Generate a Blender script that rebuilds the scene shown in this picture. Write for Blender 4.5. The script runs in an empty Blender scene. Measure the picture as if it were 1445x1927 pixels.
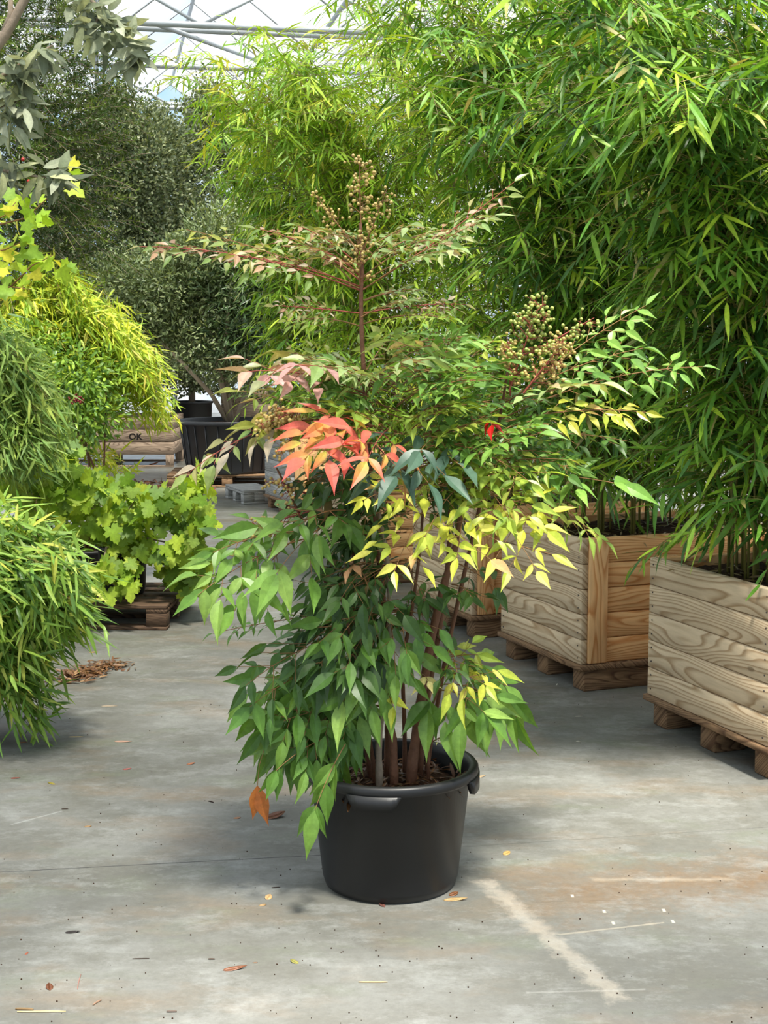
import bpy, math, random
import numpy as np
from mathutils import Vector

# ------------------------------------------------------------------ camera, sky, sun, exposure
SC = bpy.context.scene
COL = SC.collection
F, W0, H0, HOR, CAMZ = 2700.0, 1445.0, 1927.0, 640.0, 1.65
PITCH = math.atan((H0/2-HOR)/F)
cam = bpy.data.objects.new('camera', bpy.data.cameras.new('camera'))
COL.objects.link(cam)
cam.location = (0, 0, CAMZ)
cam.rotation_euler = (math.pi/2-PITCH, 0, 0)
cam.data.sensor_fit = 'VERTICAL'; cam.data.sensor_height = 24.0
cam.data.lens = 24.0*F/H0
cam.data.clip_end = 200
SC.camera = cam
SC.view_settings.view_transform = 'Standard'; SC.view_settings.look = 'None'
SC.view_settings.gamma = 1.0; SC.view_settings.exposure = 0.3
SC.view_settings.use_curve_mapping = False
SUN_STRENGTH, SUN_ANGLE, SKY_STRENGTH = 9.5, 8.0, 1.0
SUN_FROM = Vector((0.22, -0.45, 1.30))
sun = bpy.data.objects.new('sun', bpy.data.lights.new('sun', 'SUN'))
COL.objects.link(sun)
sun.data.energy = SUN_STRENGTH; sun.data.angle = math.radians(SUN_ANGLE); sun.data.color = (1.0, 0.94, 0.82)
sun.rotation_euler = SUN_FROM.to_track_quat('Z', 'Y').to_euler()
try:
    SC.cycles.use_denoising = True
    SC.cycles.max_bounces = 8; SC.cycles.diffuse_bounces = 4; SC.cycles.glossy_bounces = 3
    SC.cycles.transmission_bounces = 5; SC.cycles.transparent_max_bounces = 12
    SC.cycles.caustics_reflective = False; SC.cycles.caustics_refractive = False
    SC.cycles.sample_clamp_indirect = 6.0
except Exception:
    pass

def nd(nt, typ, **kw):
    n = nt.nodes.new(typ)
    for k, v in kw.items():
        if hasattr(n, k): setattr(n, k, v)
        else: n.inputs[k].default_value = v
    return n

wd = bpy.data.worlds.new('sky'); SC.world = wd; wd.use_nodes = True
nt = wd.node_tree; nt.nodes.clear()
_o = nd(nt, 'ShaderNodeOutputWorld'); _b = nd(nt, 'ShaderNodeBackground'); _b.inputs[1].default_value = SKY_STRENGTH
_tc = nd(nt, 'ShaderNodeTexCoord'); _n = nd(nt, 'ShaderNodeTexNoise', Scale=5.0, Detail=5.0, Roughness=0.55)
_r = nd(nt, 'ShaderNodeValToRGB')
_r.color_ramp.elements[0].position = 0.40; _r.color_ramp.elements[0].color = (0.30, 0.62, 0.95, 1)
_r.color_ramp.elements[1].position = 0.56; _r.color_ramp.elements[1].color = (1.0, 0.99, 0.98, 1)
nt.links.new(_tc.outputs['Generated'], _n.inputs['Vector']); nt.links.new(_n.outputs['Fac'], _r.inputs['Fac'])
nt.links.new(_r.outputs['Color'], _b.inputs['Color']); nt.links.new(_b.outputs[0], _o.inputs[0])

# ------------------------------------------------------------------ photo geometry -> world
CP, SP = math.cos(PITCH), math.sin(PITCH)
def ray(px, py):
    x, y = (px-W0/2)/F, (H0/2-py)/F
    return np.array([x, CP+y*SP, -SP+y*CP])
def P(px, py, Y):
    d = ray(px, py); return np.array([0, 0, CAMZ])+d*(Y/d[1])
def gz(px, py, z=0.0):
    d = ray(px, py); return np.array([0, 0, CAMZ])+d*((z-CAMZ)/d[2])

# ------------------------------------------------------------------ mesh helpers
def c(r, g, b):
    f = lambda v: (v/255/12.92) if v/255 <= 0.04045 else ((v/255+0.055)/1.055)**2.4
    return np.array([f(r), f(g), f(b)])
def nrm(v):
    v = np.asarray(v, float); n = np.linalg.norm(v, axis=-1, keepdims=True)
    return v/np.maximum(n, 1e-9)
UP = np.array([0, 0, 1.0])

def link(o, parent=None):
    COL.objects.link(o)
    if parent is not None: o.parent = parent
    return o
def tag(o, label=None, cat=None, group=None, kind=None):
    if label: o['label'] = label
    if cat: o['category'] = cat
    if group: o['group'] = group
    if kind: o['kind'] = kind
    return o
def thing(name, label, cat, loc=(0, 0, 0), rz=0.0, group=None):
    o = bpy.data.objects.new(name, None); COL.objects.link(o)
    o.empty_display_size = 0.1
    o.location = tuple(float(v) for v in loc); o.rotation_euler = (0, 0, rz)
    return tag(o, label, cat, group)

def np_mesh(name, V, loops, starts, smooth=True, col=None, grain=None):
    me = bpy.data.meshes.new(name)
    me.vertices.add(len(V)); me.vertices.foreach_set('co', np.asarray(V, np.float32).ravel())
    me.loops.add(len(loops)); me.loops.foreach_set('vertex_index', np.asarray(loops, np.int32))
    me.polygons.add(len(starts)); me.polygons.foreach_set('loop_start', np.asarray(starts, np.int32))
    if smooth: me.polygons.foreach_set('use_smooth', np.ones(len(starts), bool))
    if col is not None:
        a = me.attributes.new('Col', 'FLOAT_COLOR', 'POINT')
        cc = np.ones((len(V), 4), np.float32); cc[:, :3] = col
        a.data.foreach_set('color', cc.ravel())
    if grain is not None:
        a = me.attributes.new('grain', 'FLOAT_VECTOR', 'POINT')
        a.data.foreach_set('vector', np.asarray(grain, np.float32).ravel())
    me.update(calc_edges=True)
    return me

class MB:
    def __init__(s): s.v = []; s.f = []; s.g = []
    def add(s, verts, faces, grain=None):
        o = len(s.v); s.v += [tuple(map(float, q)) for q in verts]; s.f += [tuple(i+o for i in q) for q in faces]
        s.g += [tuple(map(float, q)) for q in (grain if grain is not None else [(0, 0, 0)]*len(verts))]
        return s
    def box(s, x0, x1, y0, y1, z0, z1, bev=0.0, axis=0, rnd=0.0):
        """box with chamfered edges; axis = the way the wood grain runs"""
        b = min(bev, (x1-x0)/3, (y1-y0)/3, (z1-z0)/3)
        vs, fs = [], []
        cx, cy, cz = (x0+x1)/2, (y0+y1)/2, (z0+z1)/2
        hx, hy, hz = (x1-x0)/2, (y1-y0)/2, (z1-z0)/2
        idx = {}
        for sx in (-1, 1):
            for sy in (-1, 1):
                for sz in (-1, 1):
                    for k in range(3):
                        p = [sx*(hx-b), sy*(hy-b), sz*(hz-b)]; p[k] = (sx, sy, sz)[k]*(hx, hy, hz)[k]
                        idx[(sx, sy, sz, k)] = len(vs); vs.append((cx+p[0], cy+p[1], cz+p[2]))
        I = lambda a, k: idx[(a[0], a[1], a[2], k)]
        for k in range(3):
            i, j = (k+1) % 3, (k+2) % 3
            for sg in (-1, 1):
                q = []
                for (a, bb) in ((-1, -1), (1, -1), (1, 1), (-1, 1)):
                    t = [0, 0, 0]; t[k] = sg; t[i] = a; t[j] = bb; q.append(I(t, k))
                fs.append(q if sg > 0 else q[::-1])
        for k in range(3):
            i, j = (k+1) % 3, (k+2) % 3
            for si in (-1, 1):
                for sj in (-1, 1):
                    a = [0, 0, 0]; a[k] = -1; a[i] = si; a[j] = sj; d = list(a); d[k] = 1
                    q = [I(a, i), I(d, i), I(d, j), I(a, j)]
                    fs.append(q if si*sj < 0 else q[::-1])
        for sx in (-1, 1):
            for sy in (-1, 1):
                for sz in (-1, 1):
                    a = (sx, sy, sz); q = [I(a, 0), I(a, 1), I(a, 2)]
                    fs.append(q if sx*sy*sz > 0 else q[::-1])
        gr = []
        for p in vs:
            al = p[axis]; rest = [p[k] for k in range(3) if k != axis]
            gr.append((al+rnd*3.1, rest[0]+rest[1]+rnd*1.7, rnd))
        return s.add(vs, fs, gr)
    def tube(s, pts, rad, seg=6, cap=True):
        pts = np.asarray(pts, float); n = len(pts)
        rad = np.full(n, rad, float) if np.isscalar(rad) else np.asarray(rad, float)
        tan = nrm(np.gradient(pts, axis=0))
        ref = np.array([0, 0, 1.0]) if abs(tan[0][2]) < 0.9 else np.array([1.0, 0, 0])
        a = nrm(np.cross(tan, ref)); b = np.cross(tan, a)
        ang = np.linspace(0, 2*math.pi, seg, endpoint=False)
        V = pts[:, None]+rad[:, None, None]*(np.cos(ang)[None, :, None]*a[:, None]+np.sin(ang)[None, :, None]*b[:, None])
        fs = [(i*seg+j, (i+1)*seg+j, (i+1)*seg+(j+1) % seg, i*seg+(j+1) % seg) for i in range(n-1) for j in range(seg)]
        if cap: fs += [tuple(range(seg)), tuple(range(n*seg-1, (n-1)*seg-1, -1))]
        L = np.concatenate([[0], np.cumsum(np.linalg.norm(np.diff(pts, axis=0), axis=1))])
        gr = [(L[i], ang[j]*0.05, 0) for i in range(n) for j in range(seg)]
        return s.add(V.reshape(-1, 3), fs, gr)
    def lathe(s, prof, seg=64, cx=0, cy=0, cap0=False, cap1=False):
        vs = []
        for r, z in prof:
            for j in range(seg):
                a = 2*math.pi*j/seg; vs.append((cx+r*math.cos(a), cy+r*math.sin(a), z))
        n = len(prof)
        fs = [(i*seg+j, i*seg+(j+1) % seg, (i+1)*seg+(j+1) % seg, (i+1)*seg+j) for i in range(n-1) for j in range(seg)]
        if cap0: fs.append(tuple(range(seg-1, -1, -1)))
        if cap1: fs.append(tuple(range((n-1)*seg, n*seg)))
        return s.add(vs, fs)
    def ball(s, p, r, n=6, m=8):
        vs = [(p[0], p[1], p[2]+r)]
        for i in range(1, n):
            t = math.pi*i/n
            for j in range(m):
                a = 2*math.pi*j/m; vs.append((p[0]+r*math.sin(t)*math.cos(a), p[1]+r*math.sin(t)*math.sin(a), p[2]+r*math.cos(t)))
        vs.append((p[0], p[1], p[2]-r))
        fs = [(0, 1+j, 1+(j+1) % m) for j in range(m)]
        for i in range(n-2):
            fs += [(1+i*m+j, 1+(i+1)*m+j, 1+(i+1)*m+(j+1) % m, 1+i*m+(j+1) % m) for j in range(m)]
        L = len(vs)-1; b = 1+(n-2)*m
        fs += [(b+j, L, b+(j+1) % m) for j in range(m)]
        return s.add(vs, fs)
    def build(s, name, mat, parent=None, smooth=False, col=None):
        loops = [i for f in s.f for i in f]; st = np.concatenate([[0], np.cumsum([len(f) for f in s.f])[:-1]]) if s.f else []
        me = np_mesh(name, s.v, loops, st, smooth, col, s.g)
        o = bpy.data.objects.new(name, me)
        if mat: me.materials.append(mat)
        return link(o, parent)

# ---- leaves: a template is stamped many times into ONE mesh
class Tmpl:
    def __init__(s, v, f, w, mid):
        s.v = np.array(v, float); s.f = f; s.w = np.array(w, float); s.mid = np.array(mid, float)
def lance(st):
    """st = [(t, half width)], base and tip are points"""
    v, w, mid, f = [], [], [], []
    for sg in (-1, 1):                      # each half has its own midrib so that the crease stays sharp
        o = len(v); v.append((0, 0)); w.append(0); mid.append(1)
        for t, h in st:
            v += [(t, sg*h), (t, 0)]; w += [t]*2; mid += [0, 1]
        v.append((1, 0)); w.append(1); mid.append(1)
        q = [(o, o+2, o+1)]
        for i in range(len(st)-1):
            a = o+1+2*i; q.append((a, a+1, a+3, a+2))
        a = o+1+2*(len(st)-1); q.append((a, a+1, a+2))
        f += q if sg < 0 else [t_[::-1] for t_ in q]
    return Tmpl(v, f, w, mid)
def lobed(half, cen=0.4):
    full = half+[(x, -y) for x, y in half[-2:0:-1]]
    v = [(cen, 0)]+full
    n = len(full)
    f = [(0, 1+(i+1) % n, 1+i) for i in range(n)]
    return Tmpl(v, f, [p[0] for p in v], [1]+[0]*n)
NANDINA = lance([(0.06, 0.13), (0.18, 0.38), (0.34, 0.50), (0.50, 0.43), (0.66, 0.27), (0.80, 0.13), (0.91, 0.05)])
BAMBOO = lance([(0.10, 0.34), (0.35, 0.5), (0.68, 0.36)])
SMALL = lance([(0.4, 0.5)])
OVAL = lance([(0.2, 0.36), (0.5, 0.5), (0.8, 0.34)])
WAVY = lance([(0.12, 0.26), (0.3, 0.46), (0.45, 0.44), (0.62, 0.48), (0.8, 0.27)])
MAPLE = lobed([(0, 0), (0.0, 0.20), (-0.08, 0.44), (0.16, 0.38), (0.22, 0.44), (0.40, 0.62), (0.46, 0.36), (0.56, 0.24), (0.72, 0.30), (1, 0)])
GRAPE = lobed([(0.10, 0), (-0.04, 0.09), (-0.13, 0.24), (-0.04, 0.33), (-0.05, 0.46), (0.10, 0.42), (0.17, 0.37), (0.24, 0.50), (0.30, 0.63), (0.40, 0.52), (0.52, 0.56), (0.50, 0.38), (0.46, 0.25),
               (0.60, 0.33), (0.70, 0.34), (0.74, 0.22), (0.88, 0.19), (0.89, 0.09), (1, 0)], 0.30)

class Leaves:
    K = ('P', 'D', 'N', 'L', 'W', 'B', 'FO', 'C0', 'C1')
    def __init__(s): s.d = {k: [] for k in s.K}
    def add(s, P, D, N, L, W, B, FO, C0, C1):
        P = np.atleast_2d(P); n = len(P)
        for k, a, w in zip(s.K, (P, D, N, L, W, B, FO, C0, C1), (3, 3, 3, 1, 1, 1, 1, 3, 3)):
            a = np.asarray(a, float)
            a = np.broadcast_to(a, (n, 3)) if w == 3 else np.broadcast_to(a, (n,))
            s.d[k].append(a)
    def n(s): return sum(len(a) for a in s.d['P'])
    def build(s, name, tm, mat, parent=None, rib=1.12):
        d = {k: np.concatenate(v) for k, v in s.d.items()}
        D = nrm(d['D']); S = nrm(np.cross(d['N'], D)); N = np.cross(D, S)
        T, X = tm.v[:, 0], tm.v[:, 1]
        L, Wd = d['L'][:, None, None], d['W'][:, None, None]
        off = d['FO'][:, None]*d['W'][:, None]*np.abs(X)[None]-d['B'][:, None]*d['L'][:, None]*(T**2)[None]
        V = d['P'][:, None]+D[:, None]*L*T[None, :, None]+S[:, None]*Wd*X[None, :, None]+N[:, None]*off[:, :, None]
        n, m = len(D), len(T)
        C = d['C0'][:, None]*(1-tm.w[None, :, None])+d['C1'][:, None]*tm.w[None, :, None]
        C = C*(1+(rib-1)*tm.mid[None, :, None])
        fl = np.array([i for f in tm.f for i in f]); ct = np.array([len(f) for f in tm.f])
        loops = (fl[None]+(np.arange(n)*m)[:, None]).ravel()
        starts = np.concatenate([[0], np.cumsum(np.tile(ct, n))[:-1]])
        me = np_mesh(name, V.reshape(-1, 3), loops, starts, True, np.clip(C.reshape(-1, 3), 0, 1))
        me.materials.append(mat)
        return link(bpy.data.objects.new(name, me), parent)

# ------------------------------------------------------------------ materials
def new_mat(name):
    m = bpy.data.materials.new(name); m.use_nodes = True
    m.node_tree.nodes.clear(); return m, m.node_tree
def plain(name, col, rough=0.6, spec=0.4, noise=0.0, nscale=20.0, bump=0.0, metal=0.0):
    m, t = new_mat(name); o = nd(t, 'ShaderNodeOutputMaterial'); b = nd(t, 'ShaderNodeBsdfPrincipled')
    b.inputs['Base Color'].default_value = (*col, 1); b.inputs['Roughness'].default_value = rough
    b.inputs['Specular IOR Level'].default_value = spec; b.inputs['Metallic'].default_value = metal
    if noise:
        g = nd(t, 'ShaderNodeTexCoord'); n = nd(t, 'ShaderNodeTexNoise', Scale=nscale, Detail=6.0, Roughness=0.6)
        t.links.new(g.outputs['Object'], n.inputs['Vector'])
        mx = nd(t, 'ShaderNodeMix', data_type='RGBA')
        mx.inputs[6].default_value = (*(np.array(col)*(1-noise)), 1); mx.inputs[7].default_value = (*np.clip(np.array(col)*(1+noise), 0, 1), 1)
        t.links.new(n.outputs['Fac'], mx.inputs[0]); t.links.new(mx.outputs[2], b.inputs['Base Color'])
        if bump:
            bp = nd(t, 'ShaderNodeBump', Strength=bump, Distance=0.01)
            t.links.new(n.outputs['Fac'], bp.inputs['Height']); t.links.new(bp.outputs[0], b.inputs['Normal'])
    t.links.new(b.outputs[0], o.inputs[0]); return m
def leaf_mat(name, trans=0.38, rough=0.42, spec=0.35, warm=(1.15, 1.05, 0.45)):
    m, t = new_mat(name); o = nd(t, 'ShaderNodeOutputMaterial'); b = nd(t, 'ShaderNodeBsdfPrincipled')
    a_ = nd(t, 'ShaderNodeAttribute', attribute_name='Col')
    g = nd(t, 'ShaderNodeTexCoord'); no = nd(t, 'ShaderNodeTexNoise', Scale=55.0, Detail=4.0, Roughness=0.65)
    t.links.new(g.outputs['Object'], no.inputs['Vector'])
    mr = nd(t, 'ShaderNodeMapRange'); mr.inputs[1].default_value = 0.3; mr.inputs[2].default_value = 0.7; mr.inputs[3].default_value = 0.78; mr.inputs[4].default_value = 1.14
    t.links.new(no.outputs['Fac'], mr.inputs[0])
    a = nd(t, 'ShaderNodeMix', data_type='RGBA', blend_type='MULTIPLY'); a.inputs[0].default_value = 1.0
    t.links.new(a_.outputs['Color'], a.inputs[6]); t.links.new(mr.outputs[0], a.inputs[7])
    b.inputs['Roughness'].default_value = rough; b.inputs['Specular IOR Level'].default_value = spec
    tl = nd(t, 'ShaderNodeBsdfTranslucent'); mx = nd(t, 'ShaderNodeMixShader'); mx.inputs[0].default_value = trans
    ml = nd(t, 'ShaderNodeMix', data_type='RGBA', blend_type='MULTIPLY'); ml.inputs[0].default_value = 1.0
    ml.inputs[7].default_value = (*[w*1.1 for w in warm], 1)
    t.links.new(a.outputs[2], b.inputs['Base Color']); t.links.new(a.outputs[2], ml.inputs[6])
    t.links.new(ml.outputs[2], tl.inputs['Color'])
    t.links.new(b.outputs[0], mx.inputs[1]); t.links.new(tl.outputs[0], mx.inputs[2]); t.links.new(mx.outputs[0], o.inputs[0])
    return m
def wood(name, light, dark, scale=16.0, rough=0.75, dirt=0.25, contrast=(0.35, 0.75)):
    m, t = new_mat(name); o = nd(t, 'ShaderNodeOutputMaterial'); b = nd(t, 'ShaderNodeBsdfPrincipled')
    b.inputs['Roughness'].default_value = rough; b.inputs['Specular IOR Level'].default_value = 0.25
    a = nd(t, 'ShaderNodeAttribute', attribute_name='grain')
    mp = nd(t, 'ShaderNodeMapping'); mp.inputs['Scale'].default_value = (1.25, 7.5, 5.0)
    t.links.new(a.outputs['Vector'], mp.inputs['Vector'])
    nz = nd(t, 'ShaderNodeTexNoise', Scale=1.0, Detail=1.6, Roughness=0.35); t.links.new(mp.outputs[0], nz.inputs['Vector'])
    sx = nd(t, 'ShaderNodeSeparateXYZ'); t.links.new(a.outputs['Vector'], sx.inputs[0])
    m1 = nd(t, 'ShaderNodeMath', operation='MULTIPLY'); t.links.new(nz.outputs['Fac'], m1.inputs[0]); m1.inputs[1].default_value = scale*1.5
    m2 = nd(t, 'ShaderNodeMath', operation='MULTIPLY_ADD'); t.links.new(sx.outputs['Y'], m2.inputs[0]); m2.inputs[1].default_value = 34.0; t.links.new(m1.outputs[0], m2.inputs[2])
    wv = nd(t, 'ShaderNodeMath', operation='FRACT'); t.links.new(m2.outputs[0], wv.inputs[0])
    rp = nd(t, 'ShaderNodeValToRGB'); e = rp.color_ramp.elements
    e[0].position = 0.0; e[0].color = (*light, 1); e[1].position = 1.0; e[1].color = (*light, 1)
    q = e.new(contrast[0]+0.1); q.color = (*light, 1); q = e.new(0.86); q.color = (*dark, 1); q = e.new(0.93); q.color = (*(0.6*dark+0.4*light), 1)
    t.links.new(wv.outputs[0], rp.inputs['Fac'])
    mp2 = nd(t, 'ShaderNodeMapping'); mp2.inputs['Scale'].default_value = (2.2, 14.0, 30.0)
    t.links.new(a.outputs['Vector'], mp2.inputs['Vector'])
    n = nd(t, 'ShaderNodeTexNoise', Scale=3.0, Detail=5.0, Roughness=0.6); t.links.new(mp2.outputs[0], n.inputs['Vector'])
    mr = nd(t, 'ShaderNodeMapRange'); mr.inputs[1].default_value = 0.3; mr.inputs[2].default_value = 0.75
    mr.inputs[3].default_value = 1.0-dirt; mr.inputs[4].default_value = 1.0+dirt*0.4
    t.links.new(n.outputs['Fac'], mr.inputs[0])
    ml = nd(t, 'ShaderNodeMix', data_type='RGBA', blend_type='MULTIPLY'); ml.inputs[0].default_value = 1.0
    t.links.new(rp.outputs['Color'], ml.inputs[6]); t.links.new(mr.outputs[0], ml.inputs[7])
    mp3 = nd(t, 'ShaderNodeMapping'); mp3.inputs['Scale'].default_value = (2.6, 6.5, 9.0); t.links.new(a.outputs['Vector'], mp3.inputs['Vector'])
    vo = nd(t, 'ShaderNodeTexVoronoi', Scale=1.0); t.links.new(mp3.outputs[0], vo.inputs['Vector'])
    kr = nd(t, 'ShaderNodeMapRange'); t.links.new(vo.outputs['Distance'], kr.inputs[0])
    for i_, v_ in zip((1, 2, 3, 4), (0.075, 0.045, 0.0, 0.7)): kr.inputs[i_].default_value = v_
    kn = nd(t, 'ShaderNodeMix', data_type='RGBA'); t.links.new(kr.outputs[0], kn.inputs[0]); t.links.new(ml.outputs[2], kn.inputs[6]); kn.inputs[7].default_value = (*(dark*0.45), 1)
    t.links.new(kn.outputs[2], b.inputs['Base Color'])
    bp = nd(t, 'ShaderNodeBump', Strength=0.12, Distance=0.003); t.links.new(wv.outputs[0], bp.inputs['Height'])
    t.links.new(bp.outputs[0], b.inputs['Normal']); t.links.new(b.outputs[0], o.inputs[0]); return m

M_LEAF = leaf_mat('nandina_leaf', 0.28, 0.38, 0.4)
M_BAM = leaf_mat('bamboo_leaf', 0.28, 0.42, 0.35)
M_DULL = leaf_mat('evergreen_leaf', 0.24, 0.38, 0.4, (1.15, 1.05, 0.55))
M_VINE = leaf_mat('vine_leaf', 0.38, 0.5, 0.3)
M_FELT = leaf_mat('felted_leaf', 0.28, 0.7, 0.15, (1, 1, 0.8))
M_CANE = plain('red_brown_cane', c(112, 76, 56), 0.65, 0.3, 0.45, 60, 0.4)
M_BARK = plain('grey_bark', c(146, 130, 112), 0.85, 0.2, 0.35, 45, 0.5)
M_STALK = plain('leaf_stalk', c(138, 100, 62), 0.55, 0.3)
M_REDST = plain('red_stalk', c(152, 74, 64), 0.55, 0.3)
M_CULM = plain('bamboo_culm', c(128, 122, 62), 0.45, 0.4, 0.4, 12)
M_DRYST = plain('dry_culm', c(160, 138, 84), 0.6, 0.3, 0.25, 14)
M_POT = plain('black_plastic', c(29, 29, 30), 0.42, 0.45, 0.22, 6, 0.03)
M_TUB = plain('dark_tub_plastic', c(40, 41, 44), 0.45, 0.45, 0.25, 4)
M_SOIL = plain('potting_soil', c(62, 44, 33), 0.95, 0.1, 0.7, 70, 1.0)
M_CHIP = plain('bark_mulch', c(88, 60, 42), 0.9, 0.15, 0.6, 90)
M_WOODA = wood('grey_tan_larch', c(206, 184, 152), c(160, 132, 98), 11, 0.75, 0.2)  # greyer tan tone for aisle sides; front boards get a lighter, more orange one
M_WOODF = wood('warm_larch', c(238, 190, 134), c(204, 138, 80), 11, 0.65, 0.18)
M_WOODD = wood('damp_pallet_wood', c(142, 112, 82), c(92, 66, 46), 18, 0.8, 0.5)
M_WOODG = wood('grey_weathered_wood', c(156, 156, 152), c(122, 122, 120), 9, 0.85, 0.25)
M_WOODO = wood('old_crate_wood', c(172, 150, 128), c(118, 98, 82), 12, 0.85, 0.35)
M_WOODK = wood('dark_wet_wood', c(104, 82, 64), c(58, 44, 34), 18, 0.8, 0.5)
M_INK = plain('stencil_ink', c(42, 38, 36), 0.8, 0.1)
M_STEEL = plain('galvanised_steel', c(168, 172, 174), 0.45, 0.5, 0.15, 8, 0, 0.35)
M_NAIL = plain('nail_head', c(70, 60, 54), 0.5, 0.5)
M_BERRY = plain('tan_berry', c(186, 160, 92), 0.32, 0.5, 0.25, 60)
M_GBERRY = plain('green_berry', c(160, 172, 84), 0.32, 0.5, 0.3, 30)

def glazing(name, col, tr):
    m, t = new_mat(name); o = nd(t, 'ShaderNodeOutputMaterial')
    a = nd(t, 'ShaderNodeBsdfTransparent'); b = nd(t, 'ShaderNodeBsdfTranslucent'); d = nd(t, 'ShaderNodeBsdfDiffuse')
    a.inputs[0].default_value = (*col, 1); b.inputs[0].default_value = (*col, 1); d.inputs[0].default_value = (*col, 1)
    m1 = nd(t, 'ShaderNodeMixShader'); m1.inputs[0].default_value = 0.3
    m2 = nd(t, 'ShaderNodeMixShader'); m2.inputs[0].default_value = 1-tr
    t.links.new(b.outputs[0], m1.inputs[1]); t.links.new(d.outputs[0], m1.inputs[2])
    t.links.new(a.outputs[0], m2.inputs[1]); t.links.new(m1.outputs[0], m2.inputs[2]); t.links.new(m2.outputs[0], o.inputs[0])
    return m
M_PANE = glazing('milky_film', (0.96, 0.97, 0.98), 0.72)
M_CLEAR = glazing('clear_film', (0.97, 0.98, 1.0), 0.95)

def floor_mat():
    m, t = new_mat('polished_concrete'); o = nd(t, 'ShaderNodeOutputMaterial'); b = nd(t, 'ShaderNodeBsdfPrincipled')
    g = nd(t, 'ShaderNodeNewGeometry'); L = t.links.new
    def noise(scale, det, rg, sx=1.0, sy=1.0, off=0.0):
        mp = nd(t, 'ShaderNodeMapping'); mp.inputs['Scale'].default_value = (sx, sy, 1); mp.inputs['Location'].default_value = (off, off*0.7, 0)
        L(g.outputs['Position'], mp.inputs['Vector'])
        n = nd(t, 'ShaderNodeTexNoise', Scale=scale, Detail=det, Roughness=rg); L(mp.outputs[0], n.inputs['Vector']); return n.outputs['Fac']
    def math_(op, a, bb=None, cl=False):
        n = nd(t, 'ShaderNodeMath', operation=op, use_clamp=cl)
        for i, v in enumerate((a, bb)):
            if v is None: continue
            if isinstance(v, (int, float)): n.inputs[i].default_value = v
            else: L(v, n.inputs[i])
        return n.outputs[0]
    def ramp(v, a, bb, x=0.0, y=1.0):
        n = nd(t, 'ShaderNodeMapRange'); L(v, n.inputs[0])
        for i, q in zip((1, 2, 3, 4), (a, bb, x, y)): n.inputs[i].default_value = q
        return n.outputs[0]
    def mix(f, a, bb, mode='MIX'):
        n = nd(t, 'ShaderNodeMix', data_type='RGBA', blend_type=mode)
        if isinstance(f, (int, float)): n.inputs[0].default_value = f
        else: L(f, n.inputs[0])
        for i, v in ((6, a), (7, bb)):
            if isinstance(v, np.ndarray): n.inputs[i].default_value = (*v, 1)
            else: L(v, n.inputs[i])
        return n.outputs[2]
    def strip(p0, p1, hw, soft, wob=0.0):
        p0, p1 = np.array(p0[:2]), np.array(p1[:2]); d = nrm(p1-p0); n_ = np.array([-d[1], d[0]]); ln = np.linalg.norm(p1-p0)
        def dot(v, o_):
            q = nd(t, 'ShaderNodeVectorMath', operation='DOT_PRODUCT'); L(g.outputs['Position'], q.inputs[0]); q.inputs[1].default_value = (v[0], v[1], 0)
            return math_('SUBTRACT', q.outputs['Value'], float(np.dot(v, o_)))
        u = math_('SUBTRACT', math_('ABSOLUTE', math_('SUBTRACT', dot(d, p0), ln/2)), ln/2)
        v = math_('SUBTRACT', math_('ABSOLUTE', dot(n_, p0)), hw)
        e = math_('MAXIMUM', u, v)
        if wob: e = math_('ADD', e, math_('MULTIPLY', math_('SUBTRACT', noise(14, 5, 0.7), 0.5), wob))
        return ramp(e, 0.0, -soft)
    big, mid, fine = noise(0.9, 5, 0.6, 1, 1.2), noise(3.2, 8, 0.72, 1, 1.2, 4.0), noise(34, 8, 0.8, 1, 1.0, 9.0)
    col = mix(ramp(big, 0.35, 0.68), c(94, 93, 86), c(132, 132, 126))
    col = mix(ramp(mid, 0.42, 0.62, 0, 0.75), col, c(92, 90, 80))
    col = mix(ramp(noise(1.7, 5, 0.6, 1, 2.0, 21.0), 0.52, 0.68, 0, 0.55), col, c(124, 106, 84))
    col = mix(ramp(noise(2.3, 5, 0.6, 1, 2.0, 33.0), 0.55, 0.7, 0, 0.40), col, c(104, 112, 88))
    # brown wear in front of the pot, on the right
    a_, b_ = gz(930, 1690), gz(1600, 1640)
    col = mix(math_('MULTIPLY', strip(a_, b_, 0.26, 0.30, 0.6), 0.85), col, c(112, 88, 60))
    a_, b_ = gz(-60, 1650), gz(60, 1660)
    col = mix(math_('MULTIPLY', strip(a_, b_, 0.10, 0.12, 0.3), 0.5), col, c(122, 104, 80))
    # pale residue of old tape and scuffs
    col = mix(math_('MULTIPLY', strip(gz(908, 1655), gz(1175, 1888), 0.042, 0.03, 0.13), 0.5), col, c(176, 166, 150))
    col = mix(math_('MULTIPLY', strip(gz(1050, 1759), gz(1250, 1736), 0.006, 0.004, 0.012), 0.5), col, c(176, 166, 146))
    col = mix(math_('MULTIPLY', strip(gz(1110, 1655), gz(1390, 1655), 0.018, 0.02, 0.06), 0.4), col, c(172, 160, 140))
    col = mix(math_('MULTIPLY', strip(gz(990, 1868), gz(1215, 1862), 0.006, 0.004, 0.015), 0.28), col, c(176, 174, 166))
    col = mix(math_('MULTIPLY', strip(gz(20, 1552), gz(118, 1526), 0.007, 0.008, 0.012), 0.5), col, c(180, 182, 178))
    for q in ((1077, 1686), (1137, 1715), (1154, 1737), (1249, 1713), (1266, 1734)):
        p = gz(*q); col = mix(strip(p-np.array([0.006, 0, 0]), p+np.array([0.006, 0, 0]), 0.012, 0.004, 0.006), col, c(190, 186, 172))
    # streaks and fine grit
    col = mix(ramp(noise(4, 9, 0.8, 1, 1.6, 3.0), 0.5, 0.68, 0, 0.45), col, c(160, 162, 158))
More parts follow.
